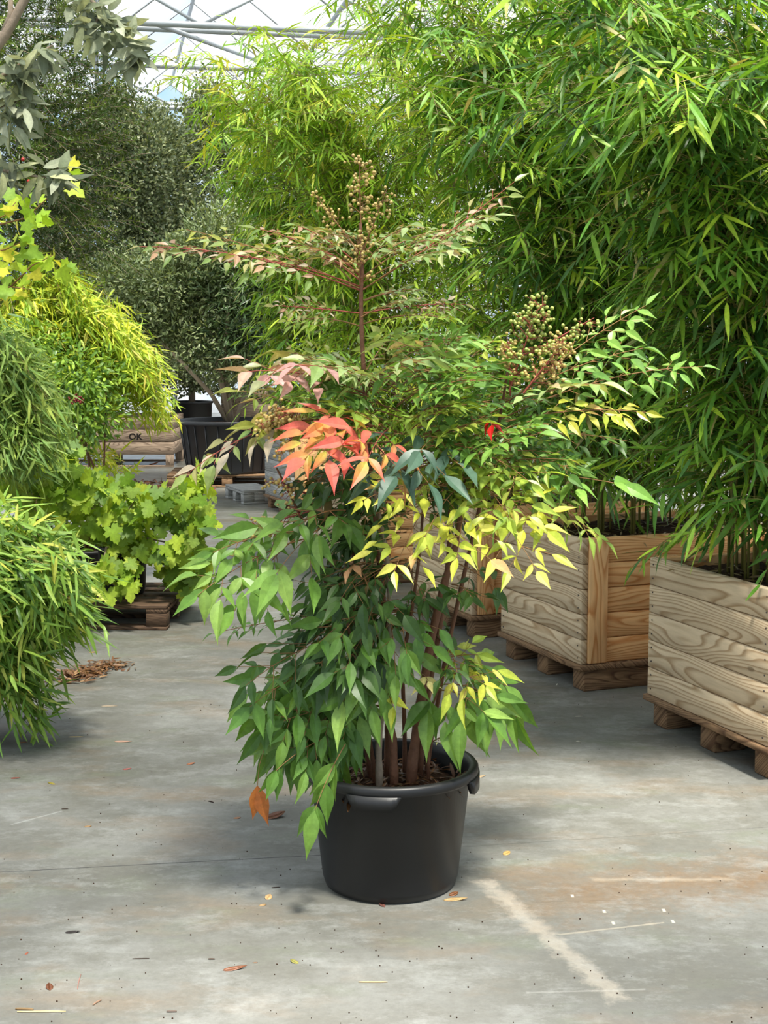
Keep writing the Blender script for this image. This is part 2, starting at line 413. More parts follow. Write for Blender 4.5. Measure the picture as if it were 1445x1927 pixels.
    col = mix(ramp(fine, 0.3, 0.7, 0, 1), mix(0.34, col, c(52, 50, 46)), col)
    sp = nd(t, 'ShaderNodeTexVoronoi', Scale=9.0); L(g.outputs['Position'], sp.inputs['Vector'])
    col = mix(ramp(sp.outputs['Distance'], 0.030, 0.022, 0, 0.8), col, c(70, 58, 48))
    # expansion joint
    col = mix(math_('MULTIPLY', strip(gz(-300, 1657), gz(760, 1601), 0.0042, 0.003, 0.004), 0.95), col, c(44, 42, 40))
    col = mix(math_('MULTIPLY', strip(gz(760, 1601), gz(1700, 1540), 0.0030, 0.003, 0.006), 0.6), col, c(52, 50, 46))
    col = mix(math_('MULTIPLY', strip(gz(1000, 1698), gz(1600, 1682), 0.002, 0.002, 0.004), 0.5), col, c(70, 60, 48))
    L(col, b.inputs['Base Color'])
    L(ramp(mid, 0.3, 0.7, 0.26, 0.44), b.inputs['Roughness']); b.inputs['Specular IOR Level'].default_value = 0.45
    bp = nd(t, 'ShaderNodeBump', Strength=0.08, Distance=0.004); L(fine, bp.inputs['Height']); L(bp.outputs[0], b.inputs['Normal'])
    L(b.outputs[0], o.inputs[0]); return m
M_FLOOR = floor_mat()

# ------------------------------------------------------------------ the greenhouse
AX = math.radians(11)
EU, EV = np.array([math.cos(AX), math.sin(AX), 0]), np.array([-math.sin(AX), math.cos(AX), 0])
def uv(u, v, z): return EU*u+EV*v+UP*z
def quadbox(pts, th=0.008):
    p = np.asarray(pts, float); n = nrm(np.cross(p[1]-p[0], p[2]-p[0]))
    return list(p)+list(p+n*th), [(3, 2, 1, 0), (4, 5, 6, 7), (0, 1, 5, 4), (1, 2, 6, 5), (2, 3, 7, 6), (3, 0, 4, 7)]
fl = MB(); fl.add(*quadbox([(-12, -6, -0.05), (12, -6, -0.05), (12, 40, -0.05), (-12, 40, -0.05)], 0.05))
tag(fl.build('floor', M_FLOOR), kind='structure')
U0, U1, V0, V1, EAVE, RIDGE, SPAN = -9.6, 9.6, -4.0, 33.0, 6.05, 7.3, 3.2
milky, clear = MB(), MB()
rng = np.random.default_rng(3)
bays = np.linspace(V0, V1, 15)
bars = MB()
for s in range(int((U1-U0)/SPAN)):
    ua, ub = U0+s*SPAN, U0+(s+1)*SPAN; um = (ua+ub)/2
    for i in range(len(bays)-1):
        va, vb = bays[i], bays[i+1]
        for (p, q, zp, zq) in ((ua, um, EAVE, RIDGE), (um, ub, RIDGE, EAVE)):
            tgt = clear if rng.random() < 0.22 else milky
            tgt.add(*quadbox([uv(p, va, zp), uv(q, va, zq), uv(q, vb, zq), uv(p, vb, zp)]))
    for v in bays:
        bars.tube([uv(ua, v, EAVE-0.02), uv(um, v, RIDGE-0.02), uv(ub, v, EAVE-0.02)], 0.016, 4)
    for uu, zz in ((ua, EAVE-0.03), (um, RIDGE-0.03)):
        bars.tube([uv(uu, V0, zz), uv(uu, V1, zz)], 0.035, 6)
tag(milky.build('ceiling', M_PANE), kind='structure')
tag(clear.build('ceiling_clear_panes', M_CLEAR), kind='structure')
tag(bars.build('ceiling_glazing_bars', M_STEEL), kind='structure')
# lattice girders across the house
for gi, v in enumerate((3.5, 10.5, 17.3, 23.4)):
    g = MB(); zb, zt = 5.28, 5.92
    for z, r in ((zb, 0.040), (zt, 0.045)):
        g.tube([uv(U0, v, z), uv(U1, v, z)], r, 8)
    n = int((U1-U0)/1.2)
    for k in range(n):
        a, b = U0+k*1.2, U0+(k+1)*1.2
        g.tube([uv(a, v, zb if k % 2 else zt), uv(b, v, zt if k % 2 else zb)], 0.020, 6)
    tag(g.build('ceiling_girder', M_STEEL, smooth=True), kind='structure')
# lighter cross beams and a wind brace
g = MB()
g.tube([uv(U0, 18.9, 5.55), uv(U1, 18.9, 5.55)], 0.04, 8); g.tube([uv(U0, 27, 5.9), uv(U1, 27, 5.9)], 0.05, 8)
for a, b in (((-3.2, 17.3, 5.3), (0.0, 23.4, 5.9)), ((-5.2, 17.3, 5.9), (-2.0, 23.4, 5.3)), ((0.6, 17.3, 5.3), (3.0, 23.4, 5.9))):
    g.tube([uv(*a), uv(*b)], 0.03, 6)
tag(g.build('ceiling_brace', M_STEEL, smooth=True), kind='structure')
for nm, (a, b) in {'wall_back': ((U0, V1), (U1, V1)), 'wall_left': ((U0, V0), (U0, V1)), 'wall_right': ((U1, V0), (U1, V1))}.items():
    w = MB(); w.add(*quadbox([uv(*a, 0), uv(*b, 0), uv(*b, EAVE), uv(*a, EAVE)]))
    tag(w.build(nm, M_PANE), kind='structure')
    tr = MB(); A, B = uv(*a, 0), uv(*b, 0); n = int(np.linalg.norm(B-A)/1.6)
    for k in range(n+1):
        p = A+(B-A)*k/n; tr.tube([p, p+UP*EAVE], 0.03, 6)
    for z in (0.9, 2.4, 4.2): tr.tube([A+UP*z, B+UP*z], 0.022, 6)
    tag(tr.build('trim_'+nm[5:], M_STEEL), kind='structure')

# ------------------------------------------------------------------ timber planters with bamboo
DECK = 0.13
def planter_root(name, label, corner, th, group=None):
    return thing(name, label, 'bamboo planter', (corner[0], corner[1], 0), th, group)
def build_planter(root, LX, LY, H, m_aisle, m_front, seed, arch=False, planks=5):
    """local x runs along the front face, local y along the aisle face, origin at their corner on the ground"""
    r = random.Random(seed); T = 0.035; ph = H/planks
    def side(x0, x1, y0, y1, axis, name, mat):
        b = MB()
        for k in range(planks):
            b.box(x0, x1, y0, y1, DECK+k*ph+0.0018, DECK+(k+1)*ph-0.0018, 0.0035, axis, r.random()*9+k)
        return b.build(name, mat, root)
    a = side(0, T, 0, LY, 1, 'aisle_side', m_aisle)
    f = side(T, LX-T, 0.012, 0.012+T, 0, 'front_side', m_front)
    side(LX-T, LX, 0, LY, 1, 'far_side', m_aisle)
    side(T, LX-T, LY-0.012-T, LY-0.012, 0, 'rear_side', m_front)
    for (x, y) in ((T, -0.013), (LX-T-0.10, -0.013), (T, LY-0.012), (LX-T-0.10, LY-0.012)):
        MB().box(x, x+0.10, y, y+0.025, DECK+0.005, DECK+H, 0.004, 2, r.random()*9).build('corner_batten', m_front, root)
    nb = MB()
    for k in range(planks):
        for yy in (0.03, LY-0.03):
            for dz in (0.03, ph-0.03): nb.ball((-0.0005, yy, DECK+k*ph+dz), 0.004, 4, 6)
    nb.build('nail_heads', M_NAIL, a)
    d = MB(); n = 6
    for k in range(n):
        d.box(-0.015+k*(LX+0.03)/n, -0.015+(k+1)*(LX+0.03)/n-0.004, -0.022, LY+0.012, DECK-0.025, DECK, 0.003, 1, r.random()*9)
    d.build('deck', M_WOODD, root)
    for yi, y in enumerate((0.0, LY/2-0.06, LY-0.13)):
        for xi, x in enumerate((0.02, LX/2-0.08, LX-0.18)):
            w = LX-0.06 if (yi == 0 and xi == 0) else 0.15
            if yi == 0 and xi > 0: continue
            MB().box(x, x+w, y, y+0.11, 0, DECK-0.025, 0.006, 0, r.random()*9).build('foot_block', M_WOODD, root)
    s = MB(); nx, ny = 22, 16
    rr = np.random.default_rng(seed)
    vs = [(T+(LX-2*T)*i/nx, 0.047+(LY-0.094)*j/ny, DECK+H-0.05+0.03*rr.random()-(0.012 if i in (0, nx) or j in (0, ny) else 0)) for j in range(ny+1) for i in range(nx+1)]
    fs = [(j*(nx+1)+i, j*(nx+1)+i+1, (j+1)*(nx+1)+i+1, (j+1)*(nx+1)+i) for j in range(ny) for i in range(nx)]
    s.add(vs, fs); s.build('soil', M_SOIL, root)
    # dry leaf litter lying on the soil
    n = 260; q = np.column_stack([rr.uniform(T, LX-T, n), rr.uniform(0.05, LY-0.05, n), DECK+H-0.028+rr.uniform(0, 0.012, n)])
    az = rr.uniform(0, 6.28, n); L = Leaves()
    L.add(q, np.column_stack([np.cos(az), np.sin(az), rr.normal(0, 0.12, n)]), np.column_stack([rr.normal(0, .3, n), rr.normal(0, .3, n), np.ones(n)]),
          rr.uniform(0.05, 0.12, n), rr.uniform(0.008, 0.015, n), 0.05, 0.3, c(150, 126, 90)*rr.uniform(0.4, 1.0, (n, 1)), c(170, 150, 112)*rr.uniform(0.4, 1.0, (n, 1)))
    L.build('leaf_litter', BAMBOO, M_DULL, root)

def jit(rng, col, n, v=0.22, hue=0.10):
    k = rng.uniform(1-v, 1+v, (n, 1)); h = rng.uniform(-hue, hue, (n, 1))
    return np.clip(col*k*np.concatenate([1+h*1.5, 1+h*0.3, 1-h], axis=1), 0.003, 0.95)

def bamboo(root, rng, bases, H, lean, tw, tz, leafL, leafW, pal, tip=0.25, spread=0.35, droop=0.5, nleaf=(6, 9), rad=0.006, twl=(0.25, 0.5), cane_mat=None, side_bias=None, stiff=1.0):
    """bases: culm feet in the planter's own frame. lean(i, base) -> horizontal vector the culm bows to. pal: [(colour, weight)]"""
    L = Leaves(); br = MB()
    cols = np.array([q[0] for q in pal]); wts = np.array([q[1] for q in pal], float); wts /= wts.sum()
    for i, b in enumerate(bases):
        b = np.asarray(b, float); h = H*rng.uniform(0.82, 1.08); ln = np.asarray(lean(i, b), float)
        t = np.linspace(0, 1, 12)
        bow = np.concatenate([ln, [0]])
        path = b+np.outer(t*h*(1-0.10*t), UP)+np.outer(t**2.2, bow)+np.outer(-(t**4)*np.linalg.norm(ln)*0.45, UP)
        MB().tube(path, rad*(1-0.75*t)*rng.uniform(0.75, 1.2), 6).build('cane', cane_mat or M_CULM, root, True)
        for k in range(tw):
            u = tz[0]+(1-tz[0])*rng.random()**tz[1]
            f = u*11; a = min(int(f), 10); p = path[a]+(path[a+1]-path[a])*(f-a)
            az = rng.uniform(0, 2*math.pi)
            hz = np.array([math.cos(az), math.sin(az), 0])
            if side_bias is not None: hz = nrm(hz+side_bias*rng.uniform(0, 1.2))
            ln_ = rng.uniform(*twl)*(1.25-0.5*u)
            d0 = nrm(hz+UP*rng.uniform(0.1, 0.9)*stiff)
            s = np.linspace(0, 1, 5)
            tp = p+np.outer(s*ln_, d0)-np.outer(s**2*ln_*droop*rng.uniform(0.4, 1.3), UP)
            br.tube(tp, np.linspace(0.0024, 0.0010, 5), 3, False)
            n = rng.integers(nleaf[0], nleaf[1]+1)
            ss = np.linspace(0.25, 1.0, n)
            q = np.stack([np.interp(ss, s, tp[:, j]) for j in range(3)], 1)
            td = nrm(tp[-1]-tp[-2]); sd = nrm(np.cross(td, UP+rng.normal(0, .15, 3)))
            sgn = np.where(np.arange(n) % 2 == 0, 1, -1)[:, None]; sgn[-1] = 0
            D = td*rng.uniform(0.5, 1.0, (n, 1))+sd*sgn*rng.uniform(0.35, 1.05, (n, 1))-UP*rng.uniform(-0.25, 1.0, (n, 1))*droop*1.1+rng.normal(0, 0.18, (n, 3))
            N = UP+hz*0.35+rng.normal(0, 0.35, (n, 3))
            ci = rng.choice(len(cols), p=wts)
            C0 = jit(rng, cols[ci], n)
            C1 = C0*1.05; dry = rng.random(n) < tip*0.3
            C1[dry] = c(196, 170, 112)
            ll = leafL*rng.uniform(0.6, 1.2, n)
            L.add(q, D, N, ll, leafW*rng.uniform(0.75, 1.2, n)*(0.5+0.5*ll/leafL), rng.uniform(0.0, 0.3, n), rng.uniform(0.0, 0.25, n), C0, C1)
    br.build('branchlets', cane_mat or M_CULM, root)
    L.build('foliage', BAMBOO, M_BAM, root)
    return L.n()

G_DARK, G_MID, G_FRESH, G_LIME, G_YEL = c(68, 106, 40), c(94, 138, 46), c(126, 166, 54), c(164, 194, 62), c(204, 208, 82)
cA, fA = gz(1443, 1419, DECK-0.025), gz(1217, 1316, DECK-0.025)
cB, fB = gz(1092, 1262, DECK-0.025), gz(942, 1197, DECK-0.025)
thA = math.atan2(-(fA-cA)[0], (fA-cA)[1]); thB = math.atan2(-(fB-cB)[0], (fB-cB)[1])
LYA, LYB = np.linalg.norm((fA-cA)[:2]), np.linalg.norm((fB-cB)[:2])
cC = gz(887, 1168, DECK-0.025)
cE = gz(548, 951, DECK-0.025)
print('A', cA, thA, LYA, 'B', cB, thB, LYB, 'C', cC, 'E', cE)
BOXH = 0.60
def feet(rng, LX, LY, n):
    return [(rng.uniform(0.10, LX-0.10), rng.uniform(0.12, LY-0.12), DECK+BOXH-0.05) for _ in range(n)]
specs = [
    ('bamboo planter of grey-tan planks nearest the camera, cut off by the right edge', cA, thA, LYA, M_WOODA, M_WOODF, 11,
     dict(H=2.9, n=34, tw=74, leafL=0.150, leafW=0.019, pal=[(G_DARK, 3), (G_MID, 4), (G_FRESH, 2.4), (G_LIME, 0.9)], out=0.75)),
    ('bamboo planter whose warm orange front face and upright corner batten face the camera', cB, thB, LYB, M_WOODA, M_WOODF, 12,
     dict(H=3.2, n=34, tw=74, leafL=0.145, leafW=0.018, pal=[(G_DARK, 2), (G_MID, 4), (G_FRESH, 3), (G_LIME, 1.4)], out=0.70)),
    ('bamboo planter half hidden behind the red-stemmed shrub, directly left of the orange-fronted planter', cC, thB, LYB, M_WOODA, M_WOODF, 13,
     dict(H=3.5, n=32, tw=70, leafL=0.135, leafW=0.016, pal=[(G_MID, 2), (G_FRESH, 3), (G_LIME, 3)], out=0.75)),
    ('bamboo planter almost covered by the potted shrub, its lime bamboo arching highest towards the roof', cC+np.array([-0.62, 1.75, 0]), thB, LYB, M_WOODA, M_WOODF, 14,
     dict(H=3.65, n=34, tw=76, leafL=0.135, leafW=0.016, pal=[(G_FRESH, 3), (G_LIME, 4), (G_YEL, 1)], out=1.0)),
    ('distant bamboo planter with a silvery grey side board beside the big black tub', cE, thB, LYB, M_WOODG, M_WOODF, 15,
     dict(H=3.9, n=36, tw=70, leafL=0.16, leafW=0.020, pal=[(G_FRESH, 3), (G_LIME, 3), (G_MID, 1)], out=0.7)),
]
for lab, cor, th, ly, ma, mf, sd, q in specs:
    root = planter_root('bamboo_planter', lab, cor, th, 'bamboo planters along the right of the aisle')
    lx = 1.15
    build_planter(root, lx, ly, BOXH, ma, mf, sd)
    rg = np.random.default_rng(sd*7)
    def lean(i, b, rg=rg, q=q, lx=lx):
        side = (b[0]-lx*0.62)/lx
        return np.array([-q['out']*rg.uniform(0.1, 1.0)+side*0.7, rg.normal(-0.12, 0.32)])
    k = bamboo(root, rg, feet(rg, lx, ly, q['n']), q['H'], lean, q['tw'], (0.07, 0.95), q['leafL'], q['leafW'], q['pal'], tip=0.14)
    print('bamboo leaves', k)

# ------------------------------------------------------------------ pots, pallets, crates
def pot_parts(root, R, r, H, rim=0.02, soil_d=0.05, mat=None, seg=72, lip=0.03):
    mat = mat or M_POT
    z = H
    prof = [(r-0.03, 0.0), (r-0.008, 0.006), (r, 0.03), (R-rim, z-lip-0.004), (R-0.004, z-lip), (R, z-lip+0.005), (R, z-0.008), (R-0.006, z),
            (R-rim+0.004, z), (R-rim-0.004, z-0.008), (R-rim-0.006, z-lip), (r-0.006, 0.04)]
    b = MB().lathe(prof, seg, cap0=True); p = b.build('pot', mat, root, True)
    zs = H-soil_d; rs = r+(R-rim-r)*(zs/H)-0.012
    rr = np.random.default_rng(int(R*1000)); s = MB(); rings = 9
    vs = [(0, 0, zs+0.02)]
    for i in range(1, rings+1):
        for j in range(40):
            a = 2*math.pi*j/40; q = rs*i/rings
            vs.append((q*math.cos(a), q*math.sin(a), zs+0.02*(1-(i/rings)**2)+rr.uniform(-0.006, 0.006)))
    fs = [(0, 1+j, 1+(j+1) % 40) for j in range(40)]
    fs += [(1+(i-1)*40+j, 1+i*40+j, 1+i*40+(j+1) % 40, 1+(i-1)*40+(j+1) % 40) for i in range(1, rings) for j in range(40)]
    s.add(vs, fs); s.build('soil', M_SOIL, root, True)
    return p, zs, rs
def pallet(label, loc, rz, LX=1.2, LY=0.8, mat=None, seed=1, group=None):
    mat = mat or M_WOODK
    root = thing('pallet', label, 'pallet', loc, rz, group); r = random.Random(seed)
    n = 5; w = 0.13
    for k in range(n):
        y = k*(LY-w)/(n-1)
        MB().box(0, LX, y, y+w, 0.122, 0.144, 0.004, 0, r.random()*9).build('deck_board', mat, root)
    for k in range(3):
        x = k*(LX-0.12)/2
        MB().box(x, x+0.12, 0, LY, 0.100, 0.122, 0.003, 1, r.random()*9).build('cross_board', mat, root)
    for x in (0, (LX-0.12)/2, LX-0.12):
        for y in (0, (LY-0.1)/2, LY-0.1):
            MB().box(x, x+0.12, y, y+0.11, 0.022, 0.100, 0.005, 0, r.random()*9).build('block', mat, root)
    for y in (0, (LY-0.1)/2, LY-0.1):
        MB().box(0, LX, y, y+0.10, 0, 0.022, 0.003, 0, r.random()*9).build('bottom_runner', mat, root)
    return root
def letters(body, parent, size, x, y, z, name='stencil_lettering'):
    cu = bpy.data.curves.new(name, 'FONT'); cu.body = body; cu.size = size; cu.extrude = 0.0008; cu.align_x = 'LEFT'; cu.space_character = 1.05
    cu.materials.append(M_INK); cu.offset = 0.004
    tmp = bpy.data.objects.new(name, cu); COL.objects.link(tmp)
    me = bpy.data.meshes.new_from_object(tmp.evaluated_get(bpy.context.evaluated_depsgraph_get()))
    bpy.data.objects.remove(tmp); bpy.data.curves.remove(cu); o = bpy.data.objects.new(name, me); link(o, parent)
    o.location = (x, y, z); o.rotation_euler = (math.pi/2, 0, 0); return o
def crate(name, label, loc, rz, LX, LY, H, mat, seed, cat='wooden crate', planks=3, text=None):
    root = thing(name, label, cat, loc, rz); r = random.Random(seed); z0 = 0.16; ph = H/planks; T = 0.025
    for nm, (x0, x1, y0, y1, ax) in {'front_panel': (0, LX, 0, T, 0), 'rear_panel': (0, LX, LY-T, LY, 0), 'end_panel': (0, T, T, LY-T, 1), 'end_panel.001': (LX-T, LX, T, LY-T, 1)}.items():
        b = MB()
        for k in range(planks): b.box(x0, x1, y0, y1, z0+k*ph+0.003, z0+(k+1)*ph-0.003, 0.004, ax, r.random()*9)
        b.build(nm.split('.')[0], mat, root)
    MB().box(T, LX-T, T, LY-T, z0, z0+0.025, 0.002, 0, 1).build('crate_floor', mat, root)
    MB().box(T, LX-T, T, LY-T, z0+H-0.12, z0+H-0.05, 0.002, 0, 2).build('soil', M_SOIL, root)
    for x in (0, (LX-0.1)/2, LX-0.1):
        for y in (0, LY-0.1): MB().box(x, x+0.1, y, y+0.1, 0.02, z0, 0.004, 2, r.random()*9).build('foot_block', mat, root)
    for y in (0, LY-0.1): MB().box(0, LX, y, y+0.1, 0, 0.02, 0.003, 0, r.random()*9).build('bottom_runner', mat, root)
    if text:
        for (bd, sz, x, z) in text: letters(bd, root, sz, x, -0.0012, z)
    return root

# ------------------------------------------------------------------ foliage helpers
def blob(rng, L, cen, rad, n, ll, lw, cols, shell=0.55, up=0.4, out=1.0, bend=0.1, lump=0.18, fold=0.15, cut=None, hang=0.0):
    d = nrm(rng.normal(0, 1, (n, 3)))
    ph = rng.uniform(0, 6.28, 6)
    k = 1+lump*(np.sin(d[:, 0]*5+ph[0])*np.sin(d[:, 1]*5+ph[1])+np.sin(d[:, 2]*7+ph[2])*np.cos(d[:, 0]*7+ph[3]))
    rr = (1-shell*rng.random(n)**1.6)*k
    p = np.asarray(cen)+d*rr[:, None]*np.asarray(rad)
    D = d*out+UP*up-UP*hang+rng.normal(0, 0.65, (n, 3)); N = d*0.6+UP*0.8+rng.normal(0, 0.5, (n, 3))
    ci = rng.integers(0, len(cols), n); C = np.array(cols)[ci]*rng.uniform(0.7, 1.3, (n, 1))
    if cut is not None:
        m = cut(p); p, D, N, C = p[m], D[m], N[m], C[m]; n = len(p)
    L.add(p, D, N, ll*rng.uniform(0.6, 1.25, n), lw*rng.uniform(0.75, 1.2, n), rng.uniform(-bend, bend*3, n), fold, C, C*1.05)
def limbs(root, name, mat, segs, smooth=True):
    b = MB()
    for pts, r0, r1 in segs:
        pts = np.asarray(pts, float); b.tube(pts, np.linspace(r0, r1, len(pts)), 7)
    return b.build(name, mat, root, smooth)
def bez(a, b, sag=0.0, n=8, wob=0.0, rng=None):
    t = np.linspace(0, 1, n); a, b = np.asarray(a, float), np.asarray(b, float)
    p = a+np.outer(t, b-a)+np.outer(4*t*(1-t)*sag, UP)
    if wob: p[1:-1] += rng.normal(0, wob, (n-2, 3))
    return p

# ------------------------------------------------------------------ left side and background plants
# big black tub with a multi-stemmed tree
rng = np.random.default_rng(51)
pr = gz(314, 918)
pallet('low pallet under the big black ribbed tub in the background', (pr[0], pr[1], 0), math.radians(3), 1.35, 1.0, M_WOODD, 5)
tc_ = np.array([pr[0]+0.66, pr[1]+0.50, 0.144])
tub = thing('potted_tree', 'multi-stemmed grey-green tree in a big black ribbed tub on a pallet', 'potted tree', tc_)
pt, zs, rs = pot_parts(tub, 0.60, 0.49, 0.60, 0.03, 0.06, M_TUB, 72, 0.045)
rb = MB()
for k in range(24):
    a = 2*math.pi*(k+0.5)/24
    q = [(0.495*math.cos(a), 0.495*math.sin(a), 0.04), (0.572*math.cos(a), 0.572*math.sin(a), 0.54)]
    rb.tube(q, 0.006, 4)
rb.build('moulded_ribs', M_TUB, pt, True)
base = np.array([0.02, 0, zs])
def loc_of(px, py, Y, o): return P(px, py, Y)-o
YT = tc_[1]
stems = []
for (x0, pts) in ((418, ((412, 700), (402, 640), (372, 560), (330, 470))), (424, ((420, 690), (428, 600), (440, 500), (430, 420))), (414, ((398, 742), (350, 690), (300, 640), (270, 600))),
                  (430, ((470, 720), (500, 640), (505, 560), (515, 470))), (422, ((408, 640), (385, 590), (320, 560), (285, 560)))):
    pts = [base+np.array([(x0-420)*0.004, 0, 0])]+[loc_of(x, y, YT+rng.normal(0, 0.3), tc_) for x, y in pts]
    stems.append((pts, 0.032, 0.010))
for st in stems: limbs(tub, 'trunk', plain('pale_bark', c(176, 158, 136), 0.85, 0.2, 0.3, 45), [st])
L = Leaves(); OLV = [c(124, 138, 92), c(106, 122, 80), c(146, 156, 112), c(92, 108, 68)]
for (x, y, rx, ry, n) in ((330, 540, 130, 90, 5200), (430, 480, 120, 95, 5200), (260, 600, 90, 70, 2600), (380, 640, 120, 70, 2600), (455, 690, 90, 45, 1200), (500, 500, 80, 120, 2600), (200, 530, 80, 60, 1500)):
    k = YT/F; blob(rng, L, loc_of(x, y, YT, tc_), (rx*k, 0.7, ry*k), int(n*1.5), 0.066, 0.023, OLV, 0.8, 0.4)
L.build('crown', OVAL, M_DULL, tub)
# dark narrow-leaved tree behind it
bp_ = gz(548, 930); YO = bp_[1]+0.9
ot = thing('narrow_leaved_tree', 'dark narrow-leaved tree with leaning grey stems behind the shrub, right of the tub tree', 'potted tree', (bp_[0]+0.35, YO, 0)); oo = np.array(ot.location)
pot_parts(ot, 0.26, 0.21, 0.40)
for (xa, pts) in ((545, ((530, 740), (512, 690), (500, 640))), (552, ((548, 720), (556, 660), (548, 560))), (560, ((566, 730), (590, 650), (585, 560))), (540, ((470, 690), (465, 640), (450, 560)))):
    limbs(ot, 'trunk', M_BARK, [([np.array([(xa-550)*0.004, 0, 0.36])]+[loc_of(x, y, YO, oo) for x, y in pts], 0.035, 0.012)])
L = Leaves()
for (x, y, rx, ry, n) in ((500, 560, 110, 90, 3600), (560, 500, 80, 90, 1800), (470, 640, 90, 50, 1300)):
    k = YO/F; blob(rng, L, loc_of(x, y, YO, oo), (rx*k, 0.6, ry*k), n, 0.12, 0.018, [c(70, 92, 56), c(56, 78, 46), c(92, 112, 72)], 0.85, 0.2, hang=0.3)
L.build('crown', BAMBOO, M_DULL, ot)

# stencilled crates with evergreen trees
HOLLY = [c(110, 122, 86), c(90, 104, 68), c(134, 144, 108), c(74, 88, 56), c(158, 164, 126)]
def evergreen(root, o, Y, blobs, seed, cols=HOLLY, ll=0.050, lw=0.031, trunk=None):
    rg = np.random.default_rng(seed); L = Leaves(); k = Y/F
    for (x, y, rx, ry, n) in blobs:
        blob(rg, L, loc_of(x, y, Y, o), (rx*k, min(rx, ry)*k*0.9, ry*k), int(n*1.35), ll, lw, cols, 0.45, 0.5, lump=0.22)
        # a few sprigs that break the outline
        for _ in range(int(n/160)):
            d = nrm(rg.normal(0, 1, 3)); d[2] = abs(d[2]); p0 = loc_of(x, y, Y, o)+d*np.array([rx*k, rx*k*0.8, ry*k])*0.9
            m = 22; tt = rg.random((m, 1))*rg.uniform(0.15, 0.38)
            L.add(p0+nrm(d+UP*0.8)*tt+rg.normal(0, 0.03, (m, 3)), d+rg.normal(0, .7, (m, 3)), UP+rg.normal(0, .5, (m, 3)), ll*rg.uniform(0.6, 1.1, m), lw, 0.1, 0.15,
                  np.array(cols)[rg.integers(0, len(cols), m)]*rg.uniform(0.8, 1.4, (m, 1)), np.array(cols)[0])
    limbs(root, 'trunk', M_BARK, trunk)
    L.build('crown', OVAL, M_DULL, root)
p0 = gz(142, 879); YH = p0[1]
cr = crate('crate_planter', 'weathered stencilled crate on feet left of the tub, holding the dense dark evergreen', (p0[0]-0.5, YH, 0), 0.0, 1.78, 1.0, 0.50, M_WOODO, 4, 'crate planter', 3, None)
oo = np.array(cr.location); kx = (242-W0/2)/F*YH-oo[0]
letters('OK', cr, 0.115, kx, -0.0012, 0.16+0.33*0.5+0.035)
evergreen(cr, oo, YH+0.5, ((195, 420, 130, 200, 17000), (250, 330, 105, 140, 9000), (150, 600, 110, 120, 6000), (215, 250, 60, 75, 2200), (110, 400, 60, 160, 5000), (260, 680, 90, 60, 3000)), 61,
          trunk=[([(0.9, 0.5, 0.55), (0.95, 0.5, 1.6), (0.9, 0.5, 3.0)], 0.05, 0.02)])
p1 = gz(395, 874)
cr2 = crate('crate_planter', 'pale stencilled crate behind the black tub, holding the tall dark evergreen beside the bamboo', (p1[0], p1[1]+1.4, 0), 0.0, 1.5, 1.0, 0.78, M_WOODO, 5, 'crate planter', 4, None)
oo = np.array(cr2.location); kx = (456-W0/2)/F*oo[1]-oo[0]
letters('KAN', cr2, 0.14, kx, -0.0012, 0.16+0.78-0.165)
evergreen(cr2, oo, oo[1]+0.5, ((395, 380, 85, 190, 11000), (400, 240, 42, 75, 3000), (440, 560, 90, 130, 6000)), 62,
          trunk=[([(0.5, 0.5, 0.8), (0.5, 0.5, 2.0), (0.4, 0.5, 3.6)], 0.05, 0.02)])
p2 = gz(352, 868)
bp2 = thing('potted_evergreen', 'dark evergreen in a black nursery pot, between the two stencilled crates', 'potted tree', (p2[0], p2[1]+0.6, 0)); oo = np.array(bp2.location)
pot_parts(bp2, 0.30, 0.25, 0.80)
evergreen(bp2, oo, oo[1], ((310, 400, 90, 165, 10000), (330, 610, 100, 120, 6000), (330, 290, 45, 60, 1600), (380, 690, 110, 55, 4500)), 63, trunk=[([(0, 0, 0.76), (0.02, 0, 1.8), (0, 0, 3.4)], 0.05, 0.02)])

# an empty weathered pallet in front of the grey planter
p3 = gz(452, 962)
pallet('narrow empty weathered pallet left of the grey-sided distant planter', (p3[0]-0.02, p3[1]+0.55, 0), thB, 0.34, 0.7, M_WOODG, 8)

# yew at the upper left
YY = 9.6
yb = np.array([-3.15, YY+0.3, 0]); yw = thing('yew_tree', 'dark green needle-leaved yew with red berries at the upper left', 'tree', yb)
pot_parts(yw, 0.30, 0.25, 0.36)
rng = np.random.default_rng(71)
limbs(yw, 'trunk', M_BARK, [([(0, 0, 0.33), (0.05, 0, 1.5), (0.1, 0, 2.8), (0.25, 0, 4.1)], 0.06, 0.02)])
L = Leaves(); tw = MB(); YC = [c(82, 104, 42), c(64, 86, 36), c(110, 128, 54), c(52, 72, 34)]
for k in range(2700):
    e = nrm(rng.normal(0, 1, 3)); r_ = rng.random()**0.4
    p0_ = np.array([0.35, 0, 3.05])+e*r_*np.array([0.95, 0.75, 1.35]); d = nrm(e*np.array([1, 1, .5])+UP*rng.uniform(-.2, 0.8)+rng.normal(0, .3, 3)); ln_ = rng.uniform(0.2, 0.42)
    s = np.linspace(0, 1, 4); tp = p0_+np.outer(s*ln_, d)-np.outer(s**2*ln_*0.25, UP); tw.tube(tp, 0.0018, 3, False)
    n = 36; ss = np.linspace(0.05, 1, n); q = np.stack([np.interp(ss, s, tp[:, j]) for j in range(3)], 1)
    cc = YC[rng.integers(0, 4)]*rng.uniform(0.8, 1.25, (n, 1))
    L.add(q, nrm(np.cross(d, rng.normal(0, 1, (n, 3))))+d*0.6, rng.normal(0, 1, (n, 3)), 0.044, 0.0095, 0.1, 0, cc, cc)
tw.build('twigs', M_BARK, yw); L.build('crown', SMALL, M_DULL, yw)
